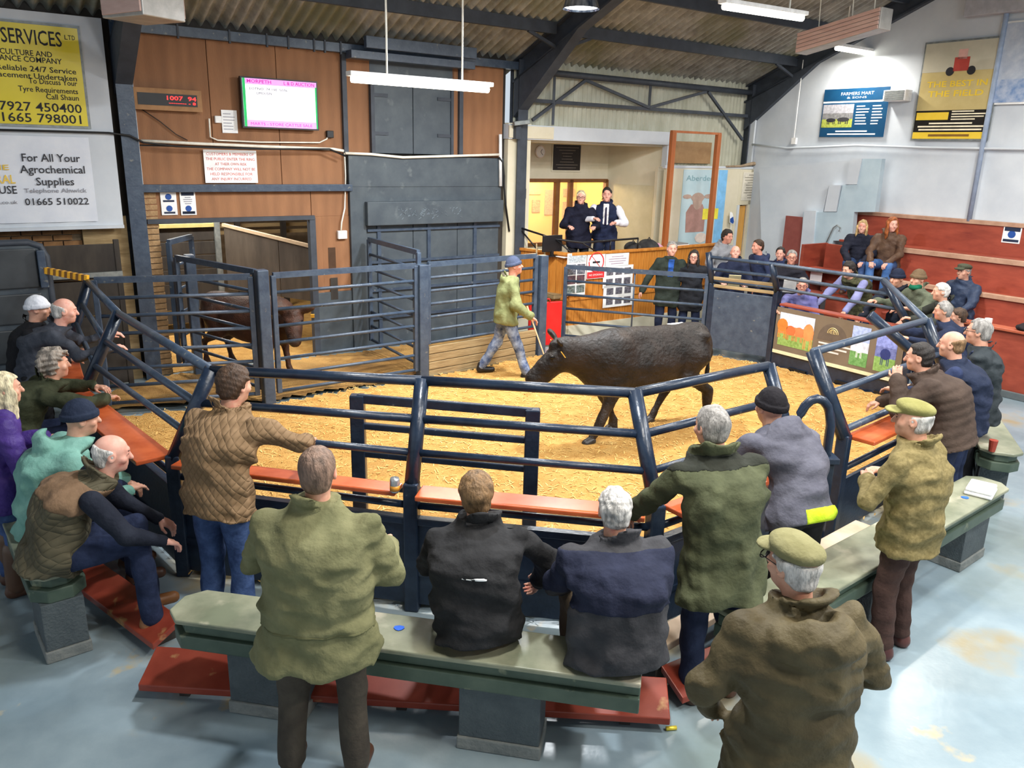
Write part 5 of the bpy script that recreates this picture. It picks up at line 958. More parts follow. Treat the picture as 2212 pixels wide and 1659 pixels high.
    def f_head(P):
        q = ((P-hc.astype(np.float32))@Rh.astype(np.float32))/k; q[:, 0] = np.abs(q[:, 0])
        D = sell(q, (0, -.012, .03), (.076, .098, .092)); D = smin(D, sell(q, (0, .022, -.045), (.056, .068, .068)), .035)
        D = smin(D, sseg(q, (0, .04, -.085), (0, .066, -.088), .028, .02), .02)
        D = smin(D, sseg(q, (0, .086, .022), (0, .108, -.022), .009, .0145), .012); D = smin(D, sseg(q, (.0, .086, .036), (.03, .078, .034), .012, .010), .012)
        D = smin(D, sell(q, (.046, .058, -.022), (.02, .02, .02)), .02)
        D = smax(D, -sell(q, (.031, .098, .014), (.017, .016, .010)), .012); D = smin(D, sell(q, (.031, .080, .013), (.013, .010, .010)), .004)
        D = smin(D, sseg(q, (0, .088, -.050), (.018, .080, -.052), .0075, .005), .006); D = smin(D, sseg(q, (0, .086, -.064), (.014, .080, -.062), .008, .005), .006)
        D = smin(D, smax(sell(q, (.079, -.008, .0), (.012, .024, .034)), -sell(q, (.09, -.004, .004), (.010, .013, .02)), .006), .008)
        D = smin(D, sseg(q, (0, -.03, -.06), (0, -.05, -.19), .056, .06), .03); return D*k
    hl = hc-.2*k*np.array([1, 1, 1.2]); hh = hc+.17*k
    prt = [net(f_body, bl.min(0)-.1, bl.max(0)+.1, r_b), net(f_head, hl, hh, hr*k)]
    if hands:
        for s in (-1, 1):
            S, E_, W_ = A[s]; fd = _n(W_-E_); nn = np.array([0, 0, 1.0]) if abs(fd[2]) < .8 else X*s; prt.append(hand_net(W_+fd*.01, fd, nn, s if abs(fd[2]) < .8 else 1, .5, k, .0065 if res < .018 else .009))
    bd = part('body', root, sk, *prt)
    # ---- face details
    if eyes:
        fe = lambda P: (lambda q: np.minimum(sell(q, (.031, .0865, .013), (.009, .006, .0055)), sseg(q, (.016, .093, .030), (.044, .083, .032), .0045, .003)))((lambda q: np.concatenate([np.abs(q[:, :1]), q[:, 1:]], 1))(((P-hc.astype(np.float32))@Rh.astype(np.float32))/k))*k
        part('eyes_and_brows', bd, hairm('dark'), net(fe, hc-np.array([.12, .12, .05])*k, hc+np.array([.12, .12, .06])*k, .006))
    if glasses:
        mb = MB(); loc = []
        for s in (-1, 1):
            pts = [Hd(s*.034+.026*math.cos(t), .112, .012+.018*math.sin(t)) for t in [i*.5236 for i in range(13)]]; mb.tube(pts, .0028, 5); mb.tube([Hd(s*.06, .11, .016), Hd(s*.08, .0, .012)], .0025, 4)
        mb.tube([Hd(-.01, .113, .014), Hd(.01, .113, .014)], .0025, 4); o = link('glasses', mesh_from('glasses', mb.v, mb.f), m_black, bd)
    # ---- hair and hats
    kind, hcol = hair
    def headq(P): return ((P-hc.astype(np.float32))@Rh.astype(np.float32))/k
    if kind != 'none' and not (hat == 'beanie' and kind == 'short'):
        infl = {'short': .010, 'crop': .008, 'fringe': .007, 'curly': .03, 'long': .014, 'thick': .018}[kind]
        def f_hair(P):
            q = headq(P); D = sell(q, (0, -.014, .032), np.array([.077, .098, .092])+infl); D = smin(D, sell(q, (0, -.045, -.03), np.array([.066, .06, .055])+infl*.6), .02)
            y, z = q[:, 1], q[:, 2]; fr = smax(.052-y-.25*np.abs(q[:, 0])*0, z-(.085 if kind != 'thick' else .075), .02); D = smax(D, -fr, .012)
            sd = np.maximum(.012-y, z-.035); D = smax(D, -sd, .012); ear = np.maximum(-.024-y, z+.012); D = smax(D, -np.minimum(ear, 9), .008); D = smax(D, -.078-z if kind != 'long' else -.3-z, .015)
            if hat: D = smax(D, z-.045, .01)
            if kind == 'fringe': D = smax(D, z-(.045-.35*np.clip(y+.03, -.1, .1)), .015)
            if kind == 'long': D = smin(D, smax(sell(q, (0, -.055, -.12), (.085, .058, .17)), -.26-z, .02), .03); qa = np.concatenate([np.abs(q[:, :1]), q[:, 1:]], 1); D = smin(D, sell(qa, (.082, .015, -.10), (.026, .045, .15)), .02)
            amp = .012 if kind == 'curly' else (.0015 if kind == 'crop' else .004); s_ = 5 if kind == 'curly' else 4; return D*k+fold(q*k, seed+11, amp, s_)
        part('hair', root, hairm(hcol), net(f_hair, hc-np.array([.15, .17, .33 if kind == 'long' else .15])*k, hc+.17*k, hr))
    hatm = hatm or cloth('beanie_navy', (30, 36, 52))
    if hat == 'beanie':
        def f_hat(P):
            q = headq(P); z = q[:, 2]-.12*q[:, 1]; D = sell(q, (0, -.014, .035), (.090, .110, .112)); D = smax(D, .022-z, .006); rim = np.maximum(np.abs(sell(q, (0, -.014, .03), (.094, .114, .13)))-.008, np.abs(z-.034)-.022)
            return np.minimum(D+.0015*np.sin(np.arctan2(q[:, 0], q[:, 1])*40), rim)*k
        part('beanie', root, hatm, net(f_hat, hc-.15*k, hc+.19*k, hr))
    if hat == 'cap':
        def f_cap(P):
            q = headq(P); D = sell(q@RX(.16).astype(np.float32), (0, .004, .084), (.094, .117, .044)); D = smin(D, sell(q, (0, -.01, .068), (.085, .106, .042)), .02); D = smax(D, .034-q[:, 2]+.18*q[:, 1]*0, .008)
            D = smin(D, smax(sell(q, (0, .105, .052-.0), (.078, .062, .016)), .02-q[:, 1], .01), .012); return D*k+fold(q*k, seed+2, .002, 2)
        part('flat_cap', root, hatm, net(f_cap, hc-.16*k, hc+.2*k, hr))
    info = dict(T=T, Hd=Hd, A=A, J=J, k=k, hip=hip, f_tor=f_tor, coat_len=coat_len, root=root, f_arm=f_arm, up=up, fw=fw, X=X, res=res, seed=seed, hc=hc, f_coat=f_coat, jacket=jk, body=bd)
    if extra: extra(info)
    return root, info
# ------------------------------------------------------------------ cattle
def bullock(label, xy, az, mat, sc=1.0, head=(0, 0), legs_=((.10, 0), (-.12, 0), (.12, 0), (-.10, 0)), res=.02, headz=0.0, parts_mat=None, seed=5):
    root = thing('bullock', label, 'bullock', (*xy, 0), rz=-math.radians(az)); root.scale = (sc, sc, sc); yw = math.radians(head[0]); Rn = RZ(-yw)
    nb = np.array([0, .62, .92]); po = nb+Rn@np.array([0, .34, .03+headz]); Rd = RZ(-yw*1.5)@RX(-math.radians(head[1]))
    hd = lambda x, y, z: po+Rd@np.array([x, y, z]); L = []
    for s, fy, (dy, lift) in ((-1, .42, legs_[0]), (1, .42, legs_[1])): L.append(('f', s, [(s*.13, .44, .70), (s*.135, .45+dy*.3, .40+lift), (s*.13, .43+dy*.9, .13+lift), (s*.13, .46+dy, .05+lift)], (.115, .052, .038, .046)))
    for s, (dy, lift) in ((-1, legs_[2]), (1, legs_[3])): L.append(('h', s, [(s*.14, -.52, .80), (s*.155, -.40+dy*.2, .60), (s*.145, -.66+dy*.6, .40+lift), (s*.14, -.62+dy*.95, .13+lift), (s*.14, -.58+dy, .05+lift)], (.17, .10, .05, .038, .046)))
    def f(P):
        D = sell(P, (0, -.02, .77), (.275, .64, .285)); D = smin(D, sell(P, (0, .42, .78), (.225, .34, .32)), .08); D = smin(D, sell(P, (0, -.52, .86), (.235, .31, .25)), .08)
        D = smin(D, sseg(P, (0, -.66, .985), (0, .40, 1.0), .125, .12), .07); D = smin(D, sell(P, (0, .2, .60), (.2, .5, .17)), .08)
        D = smin(D, sseg(P, (0, .52, .88), po+np.array([0, -.05, -.02]), .215, .145), .08); D = smin(D, sseg(P, (0, .56, .66), po+np.array([0, -.08, -.16]), .10, .06), .08)
        for s in (-1, 1): D = smin(D, sell(P, (s*.18, -.60, 1.0), (.06, .07, .05)), .06); D = smin(D, sell(P, (s*.16, .42, .82), (.10, .16, .24)), .06)
        for kd, s, pts, rr in L:
            d_ = None
            for i in range(len(pts)-1): q = sseg(P, pts[i], pts[i+1], rr[i], rr[i+1]); d_ = q if d_ is None else smin(d_, q, .03)
            D = smin(D, d_, .05)
        q = sseg(P, (0, -.80, 1.0), (0, -.88, .78), .032, .025); q = smin(q, sseg(P, (0, -.88, .78), (0, -.86, .42), .022, .03), .02); D = smin(D, q, .03)
        Q = (P-po.astype(np.float32))@Rd.astype(np.float32)
        H = sseg(Q, (0, -.02, .0), (0, .20, -.03), .135, .10); H = smin(H, sseg(Q, (0, .18, -.03), (0, .37, -.055), .10, .085), .05); H = smin(H, sseg(Q, (0, .05, -.10), (0, .34, -.10), .07, .05), .05)
        Qa = np.concatenate([np.abs(Q[:, :1]), Q[:, 1:]], 1); H = smin(H, sell(Qa, (.085, .10, .05), (.035, .05, .035)), .03); H = smax(H, -sell(Qa, (.042, .435, -.05), (.016, .02, .014)), .01)
        H = smin(H, smax(sell(Qa@RY(-.25).astype(np.float32), (.20, -.02, .10), (.115, .03, .055)), -sell(Qa@RY(-.25).astype(np.float32), (.22, .025, .10), (.08, .02, .03)), .01), .02); H = smin(H, sell(Q, (0, .02, .11), (.06, .07, .05)), .04)
        D = smin(D, H, .05); return D+fold(P, seed, .008, .7)+fold(P, seed+1, .002, 4)
    o = part('body', root, mat, net(f, (-.36, -1.0, 0.02), (.36+.0, 1.0+.6, 1.35), res)) if abs(head[0]) < 5 else part('body', root, mat, net(f, (-.8, -1.0, .02), (.8, 1.6, 1.4), res))
    hm = M('horn_hoof', (46, 42, 40), (66, 60, 54), rough=.4)
    for kd, s, pts, rr in L:
        p = pts[-1]; part('hoof', root, hm, net(lambda P: smax(sseg(P, (p[0], p[1]-.01, p[2]), (p[0], p[1]+.05, p[2]-.02), .05, .045), p[2]-.05-P[:, 2], .006), np.array(p)-.09, np.array(p)+.11, .012))
    em = M('eye_dark', (12, 10, 10), rough=.1)
    for s in (-1, 1): part('eye', o, em, net(lambda P: sell((P-po.astype(np.float32))@Rd.astype(np.float32), (s*.108, .115, .05), (.016, .024, .02)), hd(s*.108, .115, .05)-.05, hd(s*.108, .115, .05)+.05, .008))
    part('nose', o, parts_mat or M('cattle_nose', (58, 44, 42), (84, 62, 56), rough=.25), net(lambda P: sell((P-po.astype(np.float32))@Rd.astype(np.float32), (0, .405, -.05), (.07, .052, .05)), hd(0, .405, -.05)-.1, hd(0, .405, -.05)+.1, .01))
    for s in (-1, 1):
        c = hd(s*.25, .02, .06); mb = MB(); mb.box(c, (.05, .008, .06), (Rd[:, 0], Rd[:, 1], Rd[:, 2])); link('ear_tag', mesh_from('ear_tag', mb.v, mb.f), M('ear_tag_yellow', (206, 160, 60), rough=.5), o)
    return root, hd
m_bull = M('black_brown_coat', (20, 15, 13), (44, 34, 29), scale=5, rough=.55, bump=.9, bscale=26, spec=.35, spots=[(3, .6, .78, (64, 52, 45))])
m_calf = M('chestnut_coat', (46, 26, 18), (78, 46, 31), scale=5, rough=.6, bump=.5, bscale=60)
_b, bhd = bullock('black-brown bullock walking left across the sawdust ring', (1.52, 8.88), -120, m_bull, sc=1.13, head=(14, 36), legs_=((.26, 0), (-.2, .0), (-.16, 0), (.34, 0)), headz=-.02)
mb = MB(); mb.box((.03, -.40, 1.108), (.05, .2, .006)); o = link('lot_sticker', mesh_from('lot_sticker', mb.v, mb.f), m_white_print, _b); o['label'] = 'white lot sticker on the rump'
bullock('chestnut brown calf standing behind the ring gates', (-3.72, 11.02), 112, m_calf, head=(35, 30), headz=-.05, res=.026, seed=9)
# ------------------------------------------------------------------ people round the ring
jeans = cloth('jeans', (44, 62, 100), (70, 92, 136), scale=14); djeans = cloth('dark_jeans', (30, 38, 62), (44, 54, 82), scale=10)
blackt = cloth('black_trousers', (30, 30, 34), (42, 42, 46)); navyt = cloth('navy_trousers', (28, 34, 56), (40, 48, 72))
def band(i, z0, z1, mat, g=.004, name='band', back=False, xr=None, front=False):
    T, k = i['T'], i['k']
    def f(P):
        q = (P-i['hip'].astype(np.float32))/k; z = q@i['up'].astype(np.float32); D = smax(i['f_coat'](P)-g, np.maximum(z0-z, z-z1)*k, .003)
        if front: D = smax(D, -(q@i['fw'].astype(np.float32))*k, .006)
        if xr: x = q@i['X'].astype(np.float32); D = smax(D, np.maximum(xr[0]-x, x-xr[1])*k, .003)
        return D
    bx = np.array([T(x, y, z) for x in (-.42, .42) for y in (-.36, .36) for z in (z0-.03, z1+.03)]); part(name, i['jacket'], mat, net(f, bx.min(0), bx.max(0), .012))
def lbox(i, name, mat, c, size, ax=None): mb = MB(); mb.box(c, size, ax or (i['X'], i['fw'], i['up'])); return link(name, mesh_from(name, mb.v, mb.f), mat, i['root'])
NEAR, MID, FAR = .0135, .018, .022
olive = cloth('khaki_coat', (104, 104, 74), (128, 126, 92), scale=5)
def x_khaki(i):
    band(i, -.03, -.012, cloth('khaki_seam', (92, 92, 64)), .004, 'waist_seam')
person('man in a khaki green coat standing in the foreground with cropped hair', (685, 965), face=3, arms=('front', 'front'), h=1.80, coat=olive, coat_len=.23, flare=1.2, fat=1.2, wide=1.12, legs=cloth('olive_trousers', (62, 56, 50), (78, 71, 62)), hair=('crop', 'shaved'), res=NEAR, spread=.15, lean=4, eyes=False, hunch=.5, extra=x_khaki, nod=-8)
person('man in a tan quilted jacket leaning on the near rail', (505, 792), face=18, yaw=14, h=1.82, arms=(((.0, .40, -.22), (.6, -.3, -1)), ((.10, .40, -.20), (1.3, .1, -.4))), coat=M('cloth_tan_quilt', (120, 96, 70), (140, 114, 86), scale=5, rough=.8, quilt=62, spec=.2), coat_len=.13, fat=1.08, wide=1.05, legs=jeans, hair=('thick', 'brown'), res=NEAR, lean=12, hunch=.6, shoes=None)
def x_a(i):
    band(i, .30, .316, m_white_print, .003, 'white_print', xr=(-.09, .05))
person('seated man in a black jacket with small white print on the back', (1030, 1022), face=-4, pose='sit', arms=('lap', ((.14, .26, -.40), (1.4, -.3, .1))), coat=cloth('black_softshell', (34, 34, 36), (48, 48, 50)), lean=12, hunch=.8, hair=('thick', 'lightbrown'), legs=jeans, eyes=False, fat=1.12, wide=1.08, coat_len=.08, res=NEAR, extra=x_a, nod=-6, roll=-3)
def x_b(i): band(i, .22, .50, cloth('navy_yoke', (32, 36, 54), (42, 46, 66)), .004, 'yoke')
person('seated white-haired man in a charcoal jacket with navy yoke', (1330, 1055), face=-8, pose='sit', arms=('lap', 'lap'), coat=cloth('charcoal_jacket', (54, 54, 58), (68, 68, 72)), lean=12, hunch=.7, hair=('short', 'white'), legs=cloth('brown_cords', (88, 76, 62)), eyes=False, fat=1.22, wide=1.1, coat_len=.1, res=NEAR, extra=x_b, nod=-4)
person('grey-haired man in a long dark green coat leaning on the ring rail', (1540, 878), face=-18, h=1.82, arms=(((.06, .38, -.40), (.9, -.3, -.6)), ((.0, .34, -.34), (.8, -.4, -.8))), coat=cloth('dark_green_coat', (68, 72, 52), (86, 90, 66)), coat_len=.27, flare=1.08, fat=1.1, wide=1.08, legs=navyt, hair=('short', 'grey'), res=NEAR, lean=12, hunch=.6, yaw=-8, extra=lambda i: band(i, .47, .55, cloth('dark_collar', (40, 42, 36)), .004, 'cord_collar'))
def x_h(i): band(i, -.10, -.01, cloth('hi_vis', (196, 224, 40), (206, 232, 60)), .006, 'hi_vis_hem', xr=(-.10, .4))
person('man in a grey hoodie and black beanie bent over the ring rail', (1668, 842), face=-22, h=1.80, arms=(((.06, .40, -.34), (.8, -.2, -.8)), ((.06, .36, -.36), (.8, -.2, -.8))), coat=cloth('grey_hoodie', (86, 86, 98), (102, 102, 114)), coat_len=.10, wide=1.06, legs=blackt, hat='beanie', hatm=cloth('beanie_black', (26, 24, 28)), hair=('short', 'dark'), res=NEAR, lean=32, hunch=.8, hood=1.2, collar=False, extra=x_h, nod=-10)
person('man in a brown waxed jacket and flat cap in the right foreground', (1720, 1160), face=-12, yaw=-22, h=1.74, arms=('pocket', 'pocket'), coat=cloth('wax_jacket', (70, 62, 44), (94, 84, 60), scale=4, rough=.6), coat_len=.40, flare=1.12, fat=1.15, wide=1.12, legs=cloth('brown_trousers', (58, 50, 42)), hat='cap', hatm=cloth('olive_cap', (122, 118, 82), (138, 134, 98)), hair=('short', 'white'), res=NEAR, hood=1.45, lean=3, hunch=.5, glasses=True)
person('man in a tweed jacket and olive flat cap standing by the right bench', (1978, 866), face=-40, yaw=-22, arms=('fold', 'fold'), coat=cloth('tweed', (112, 100, 64), (138, 124, 84), scale=40), lean=2, hat='cap', hatm=cloth('yellow_cap', (130, 126, 74), (146, 142, 90)), hair=('short', 'white'), legs=cloth('cord', (64, 46, 42), (78, 58, 52)), coat_len=.17, fat=1.1, wide=1.08, res=NEAR, flare=1.05, shoes=M('burgundy_leather', (74, 40, 38), (94, 54, 48), rough=.35))
person('man in a brown padded jacket holding his hand to his mouth', (1990, 742), face=-58, arms=(((-.02, .24, .02), (.5, .2, -1)), ((.06, .38, -.30), (.8, 0, -.6))), coat=cloth('brown_padded', (66, 54, 48), (82, 68, 60)), puffy=.012, lean=22, hunch=.8, hair=('short', 'dark'), legs=djeans, coat_len=.12, fat=1.15, res=.016, h=1.76)
person('balding man in a navy gilet standing at the right ring rail', (2060, 716), face=-52, arms=(((.08, .42, -.20), (.8, -.2, -.6)), ((.1, .38, -.28), (.8, -.3, -.6))), coat=cloth('navy_gilet', (30, 38, 58), (40, 48, 70)), sleeves=cloth('navy_knit', (38, 48, 78), (50, 60, 92)), lean=12, hunch=.6, hair=('fringe', 'lightbrown'), legs=djeans, coat_len=.12, fat=1.12, res=.016)
person('grey-haired man in a dark jacket behind the navy gilet', (2118, 690), face=-55, arms=('front', 'front'), coat=cloth('black_green_jacket', (44, 50, 54), (56, 62, 66)), lean=5, hair=('short', 'grey'), legs=blackt, coat_len=.2, fat=1.1, res=.017, h=1.76, glasses=True)
person('brown-haired boy standing behind the row of men on the right', (2072, 667), face=-75, arms=('front', 'front'), coat=cloth('boy_navy', (36, 44, 66)), lean=6, hair=('thick', 'brown'), legs=djeans, res=MID, h=1.46)
person('grey-haired man in navy in front of the boy', (2040, 652), 1.55, face=-75, arms=('rail', 'rail'), coat=cloth('navy_fleece', (32, 40, 62)), lean=14, hair=('short', 'grey'), legs=djeans, res=MID, h=1.64)
person('white-haired man leaning at the right-hand rail', (2035, 612), 1.62, face=-80, arms=('rail', 'rail'), coat=cloth('dark_wax', (48, 50, 46)), lean=12, hair=('short', 'white'), legs=djeans, res=MID, h=1.68)
person('man in navy waterproof and flat cap sitting on the red seating', (2085, 570), 1.67, face=-125, pose='sit', seat=.8, floor=.4, arms=('lap', 'lap'), coat=cloth('navy_waterproof', (44, 54, 76), (58, 70, 94), rough=.5), lean=2, hat='cap', hatm=cloth('dark_green_cap', (70, 72, 58)), hair=('short', 'grey'), legs=djeans, res=MID, yaw=12)
def x_scarf(i):
    part('scarf', i['root'], cloth('green_scarf', (20, 96, 70), (30, 116, 86)), net(lambda P: sell(P, i['Hd'](0, .02, -.10), (.085, .09, .055))+fold(P, 4, .006, 2), i['hc']-.25, i['hc']+.15, .014))
person('person in a brown beanie and green scarf at the far right rail', (1985, 585), 1.69, face=-110, arms=('rail', 'rail'), coat=cloth('sage_coat', (88, 94, 78), (104, 110, 92)), lean=10, hat='beanie', hatm=cloth('beanie_brown', (96, 78, 58), (112, 92, 70)), hair=('short', 'brown'), legs=djeans, res=MID, h=1.74, extra=x_scarf)
def x_stick(i): W = i['A'][1][2]; mb = MB(); mb.tube([W+np.array([0, .12, .02]), W+np.array([.02, .2, -.45])], .008, 6); link('show_stick', mesh_from('show_stick', mb.v, mb.f), m_plank, i['root'])
person('man in a navy beanie resting both hands on the banner shelf', (1940, 583), 1.66, face=-128, arms=(((.14, .50, -.36), (.6, 0, -.6)), ((.10, .46, -.38), (.6, 0, -.6))), coat=cloth('black_navy', (34, 38, 50)), lean=22, hunch=.7, hat='beanie', hatm=cloth('beanie_navy2', (24, 30, 48)), hair=('short', 'dark'), legs=djeans, res=MID, h=1.78, yaw=10)
person('dark-haired man in a lilac shirt and camouflage vest leaning on the banner shelf', (1835, 566), 1.62, face=-118, arms=(((.06, .40, -.40), (.8, 0, -.3)), ((.1, .44, -.40), (.8, 0, -.3))), coat=cloth('camo_vest', (92, 92, 64), (46, 44, 36), scale=12), sleeves=cloth('lilac_shirt', (128, 130, 176), (146, 148, 192)), lean=32, hunch=.7, hair=('thick', 'dark'), legs=djeans, res=MID, h=1.78, coat_len=.1)
person('man in a purple shirt sitting low behind the cattle banner', (1735, 601), 1.36, face=-160, pose='sit', seat=.45, arms=('lap', 'rail'), coat=cloth('purple_check', (98, 96, 150), (122, 122, 172)), lean=10, hair=('short', 'grey'), legs=djeans, res=MID, glasses=True, tone='b')
def x_paper(col):
    def f(i): W = (i['A'][1][2]+i['A'][-1][2])/2+i['fw']*.08+EZ*.06; lbox(i, 'catalogue', M('paper_%s' % col, {'w': (226, 224, 218), 'k': (190, 178, 140)}[col], rough=.7), W, (.2, .015, .26), (i['X'], _n(i['fw']-EZ*.5), np.cross(i['X'], _n(i['fw']-EZ*.5)))) 
    return f
person('man in a black jacket with red-framed glasses reading a catalogue', (1712, 541), 1.68, face=-165, arms=('front', 'front'), coat=cloth('black_jacket2', (32, 32, 40)), lean=8, hair=('short', 'grey'), legs=blackt, res=FAR, tone='b', glasses=True, h=1.74, extra=x_paper('w'))
person('dark-haired woman in navy behind the reading man', (1687, 535), 1.62, face=-150, arms=('front', 'front'), coat=cloth('navy_top', (36, 44, 74)), hair=('short', 'dark'), legs=djeans, res=FAR, h=1.66, tone='c')
person('short dark-haired man in a navy hoodie looking left by the pine door', (1638, 518), 1.76, face=-110, arms=('pocket', 'pocket'), coat=cloth('navy_hoodie2', (42, 50, 78)), hood=True, hair=('short', 'brown'), legs=djeans, res=FAR, h=1.8, tone='b')
person('bald man in a navy coat studying a sale catalogue', (1590, 531), 1.68, face=-170, arms=('front', 'front'), coat=cloth('navy_coat3', (34, 40, 62)), lean=10, nod=-12, hair=('fringe', 'grey'), legs=blackt, res=FAR, h=1.78, tone='c', extra=x_paper('k'))
person('dark-haired bearded man in a grey hoodie beside the partition', (1573, 497), 1.82, face=150, arms=('pocket', 'pocket'), coat=cloth('pale_grey_hoodie', (150, 152, 158), (164, 166, 172)), hood=True, hair=('thick', 'dark'), legs=djeans, res=FAR, h=1.84, tone='b')
person('man in a long dark green coat over blue standing before the rostrum', (1453, 522), 1.75, face=180, arms=('down', 'down'), coat=cloth('bottle_green', (40, 48, 44), (52, 60, 54)), coat_len=.3, hair=('short', 'grey'), legs=navyt, res=FAR, h=1.76, tone='c', extra=lambda i: (band(i, .22, .53, cloth('blue_shirt', (44, 84, 160)), .004, 'shirt', xr=(-.05, .05), front=True)))
person('woman with long dark hair and glasses beside the rostrum', (1500, 541), 1.62, face=-165, arms=('down', 'down'), coat=cloth('black_coat4', (32, 34, 40)), coat_len=.3, hair=('long', 'dark'), legs=djeans, res=FAR, h=1.64, glasses=True, tone='c')
person('blonde woman in a black padded jacket on the top red seat', (1865, 476), 2.14, face=-150, pose='sit', seat=1.25, floor=.8, arms=('lap', 'lap'), coat=cloth('black_puffa', (30, 32, 44), (40, 42, 56)), puffy=.014, hair=('long', 'blond'), legs=jeans, res=MID, h=1.64, tone='c', knee=.42)
person('ginger-haired woman in a brown jacket on the top red seat', (1930, 470), 2.22, face=-140, yaw=-40, pose='sit', seat=1.25, floor=.8, arms=('lap', 'lap'), coat=cloth('brown_leather_jacket', (84, 62, 50), (102, 78, 62), rough=.5), hair=('long', 'ginger'), legs=cloth('bright_jeans', (60, 96, 150), (84, 122, 178)), res=MID, h=1.78, tone='c', knee=.42)
# rostrum
def x_auc(i):
    band(i, .18, .545, m_white_print, .004, 'shirt_front', xr=(-.05, .05), front=True); part('tie', i['root'], cloth('navy_tie', (36, 34, 60)), net(lambda P: sseg(P, i['T'](0, .185, .2), i['T'](0, .165, .48), .022, .016), i['T'](0, .15, .3)-.25, i['T'](0, .15, .3)+.25, .014))
person('auctioneer in a white shirt and navy gilet raising his hand on the rostrum', xy=(1.62, 14.74), face=186, floor=.8, h=1.80, arms=(((-.02, .30, -.22), (.8, -.2, -.8)), ((.0, .34, -.16), (1, 0, -.7))), coat=cloth('navy_gilet2', (28, 36, 60), (38, 46, 74)), sleeves=cloth('white_shirt', (222, 222, 234), (232, 232, 240)), hair=('short', 'dark'), legs=navyt, res=MID, tone='c', coat_len=.1, fat=1.1, extra=x_auc)
person('clerk in a black fleece and glasses beside the auctioneer', xy=(1.14, 14.62), face=178, floor=.8, h=1.74, arms=('front', 'front'), coat=cloth('black_fleece', (24, 26, 42), (34, 36, 54)), hair=('short', 'fair'), legs=blackt, res=MID, tone='c', glasses=True, fat=1.08, yaw=10)
# stockman in the ring
def x_hand(i):
    W = i['A'][1][2]; mb = MB(); d_ = _n([.05, .28, -.75]); mb.tube([W-d_*.15, W+d_*.95], .011, 6, rr=[.012, .009]); o = link('drover_stick', mesh_from('drover_stick', mb.v, mb.f), M('pale_cane', (206, 176, 140), rough=.5), i['root'])
person('stockman in a lime green hoodie and beanie walking with a stick', (1112, 556), face=84, h=1.76, stride=.62, arms=('back', ((.05, .26, -.42), (.4, -1, 0))), coat=cloth('lime_hoodie', (116, 122, 82), (136, 140, 98)), hood=True, coat_len=.12, hat='beanie', hatm=cloth('beanie_slate', (62, 70, 92)), hair=('short', 'dark'), legs=cloth('splashed_jeans', (54, 72, 112), (150, 164, 190), scale=12), lean=6, res=MID, tone='b', nod=-10, extra=x_hand, shoes=m_black)
# left side
person('bald man in a dark grey jacket leaning on the far left shelf', (137, 645), face=62, arms=('rail', 'rail'), coat=cloth('slate_jacket', (56, 60, 70), (70, 74, 84)), lean=20, hunch=.8, hair=('fringe', 'white'), legs=blackt, res=.016, tone='c', fat=1.1, h=1.76)
def x_line(i): A = i['A'][1]; mb = MB(); mb.tube([i['T'](.24, .02, .3), i['T'](.22, .08, .12), i['T'](.18, .14, .02)], .008, 5); link('reflective_piping', mesh_from('reflective_piping', mb.v, mb.f), m_white_print, i['root'])
person('person in black with a white woollen hat behind the bald man', (80, 642), 1.66, face=70, arms=('front', 'front'), coat=cloth('black_coat5', (28, 28, 32)), lean=10, hat='beanie', hatm=cloth('beanie_white', (206, 208, 218), (222, 224, 232)), hair=('short', 'grey'), legs=blackt, res=MID, h=1.74, fat=1.2, extra=x_line)
person('curly grey-haired man in a dark green coat resting on the left shelf', (115, 757), face=52, pose='sit', seat=.62, arms=(((-.06, .42, -.08), (1, .1, -.2)), ((-.04, .44, -.10), (1, .1, -.2))), coat=cloth('loden_coat', (50, 54, 38), (64, 68, 50)), lean=24, hunch=.9, hair=('curly', 'curlgrey'), legs=djeans, res=.016, nod=-6, fat=1.1, wide=1.08)
person('man in a mint green hoodie and navy beanie on the left bench', (172, 868), face=54, pose='sit', seat=.59, arms=('lap', 'front'), coat=cloth('mint_hoodie', (110, 158, 146), (130, 176, 164)), lean=16, hunch=.9, hat='beanie', hatm=cloth('beanie_navy3', (32, 40, 58)), hair=('short', 'brown'), legs=djeans, hood=True, collar=False, res=.015, fat=1.1, wide=1.06)
def x_g(i): band(i, .33, .50, cloth('tan_yoke', (116, 92, 70), (130, 104, 82)), .004, 'yoke')
person('balding man in a quilted gilet sitting on the left bench end', (238, 941), face=62, pose='sit', seat=.59, arms=('lap', 'lap'), coat=M('cloth_dark_quilt', (80, 74, 58), (96, 90, 72), scale=5, rough=.75, quilt=60, spec=.2), sleeves=cloth('navy_sleeves', (28, 32, 44), (38, 42, 54)), lean=26, hunch=.9, hair=('fringe', 'white'), legs=djeans, res=NEAR, fat=1.15, wide=1.08, coat_len=.12, extra=x_g, tone='c', shoes=M('tan_leather', (140, 92, 56), (160, 110, 70), rough=.4))
def x_boot(i):
    for s in (-1, 1): hj, kn, an = i['J'][s]; part('tall_boot', i['root'], M('boot_leather', (78, 54, 40), (96, 70, 52), rough=.4), net(lambda P: sseg(P, an, an+(kn-an)*.7, .066, .08), np.minimum(an, kn)-.12, np.maximum(an, kn)+.12, .016))
person('blonde woman in a purple padded jacket at the left edge', (6, 806), 1.60, face=50, arms=('front', 'front'), coat=cloth('purple_puffa', (62, 42, 112), (78, 56, 132), rough=.5), puffy=.016, hair=('long', 'fair'), legs=jeans, res=.016, h=1.66, extra=x_boot)
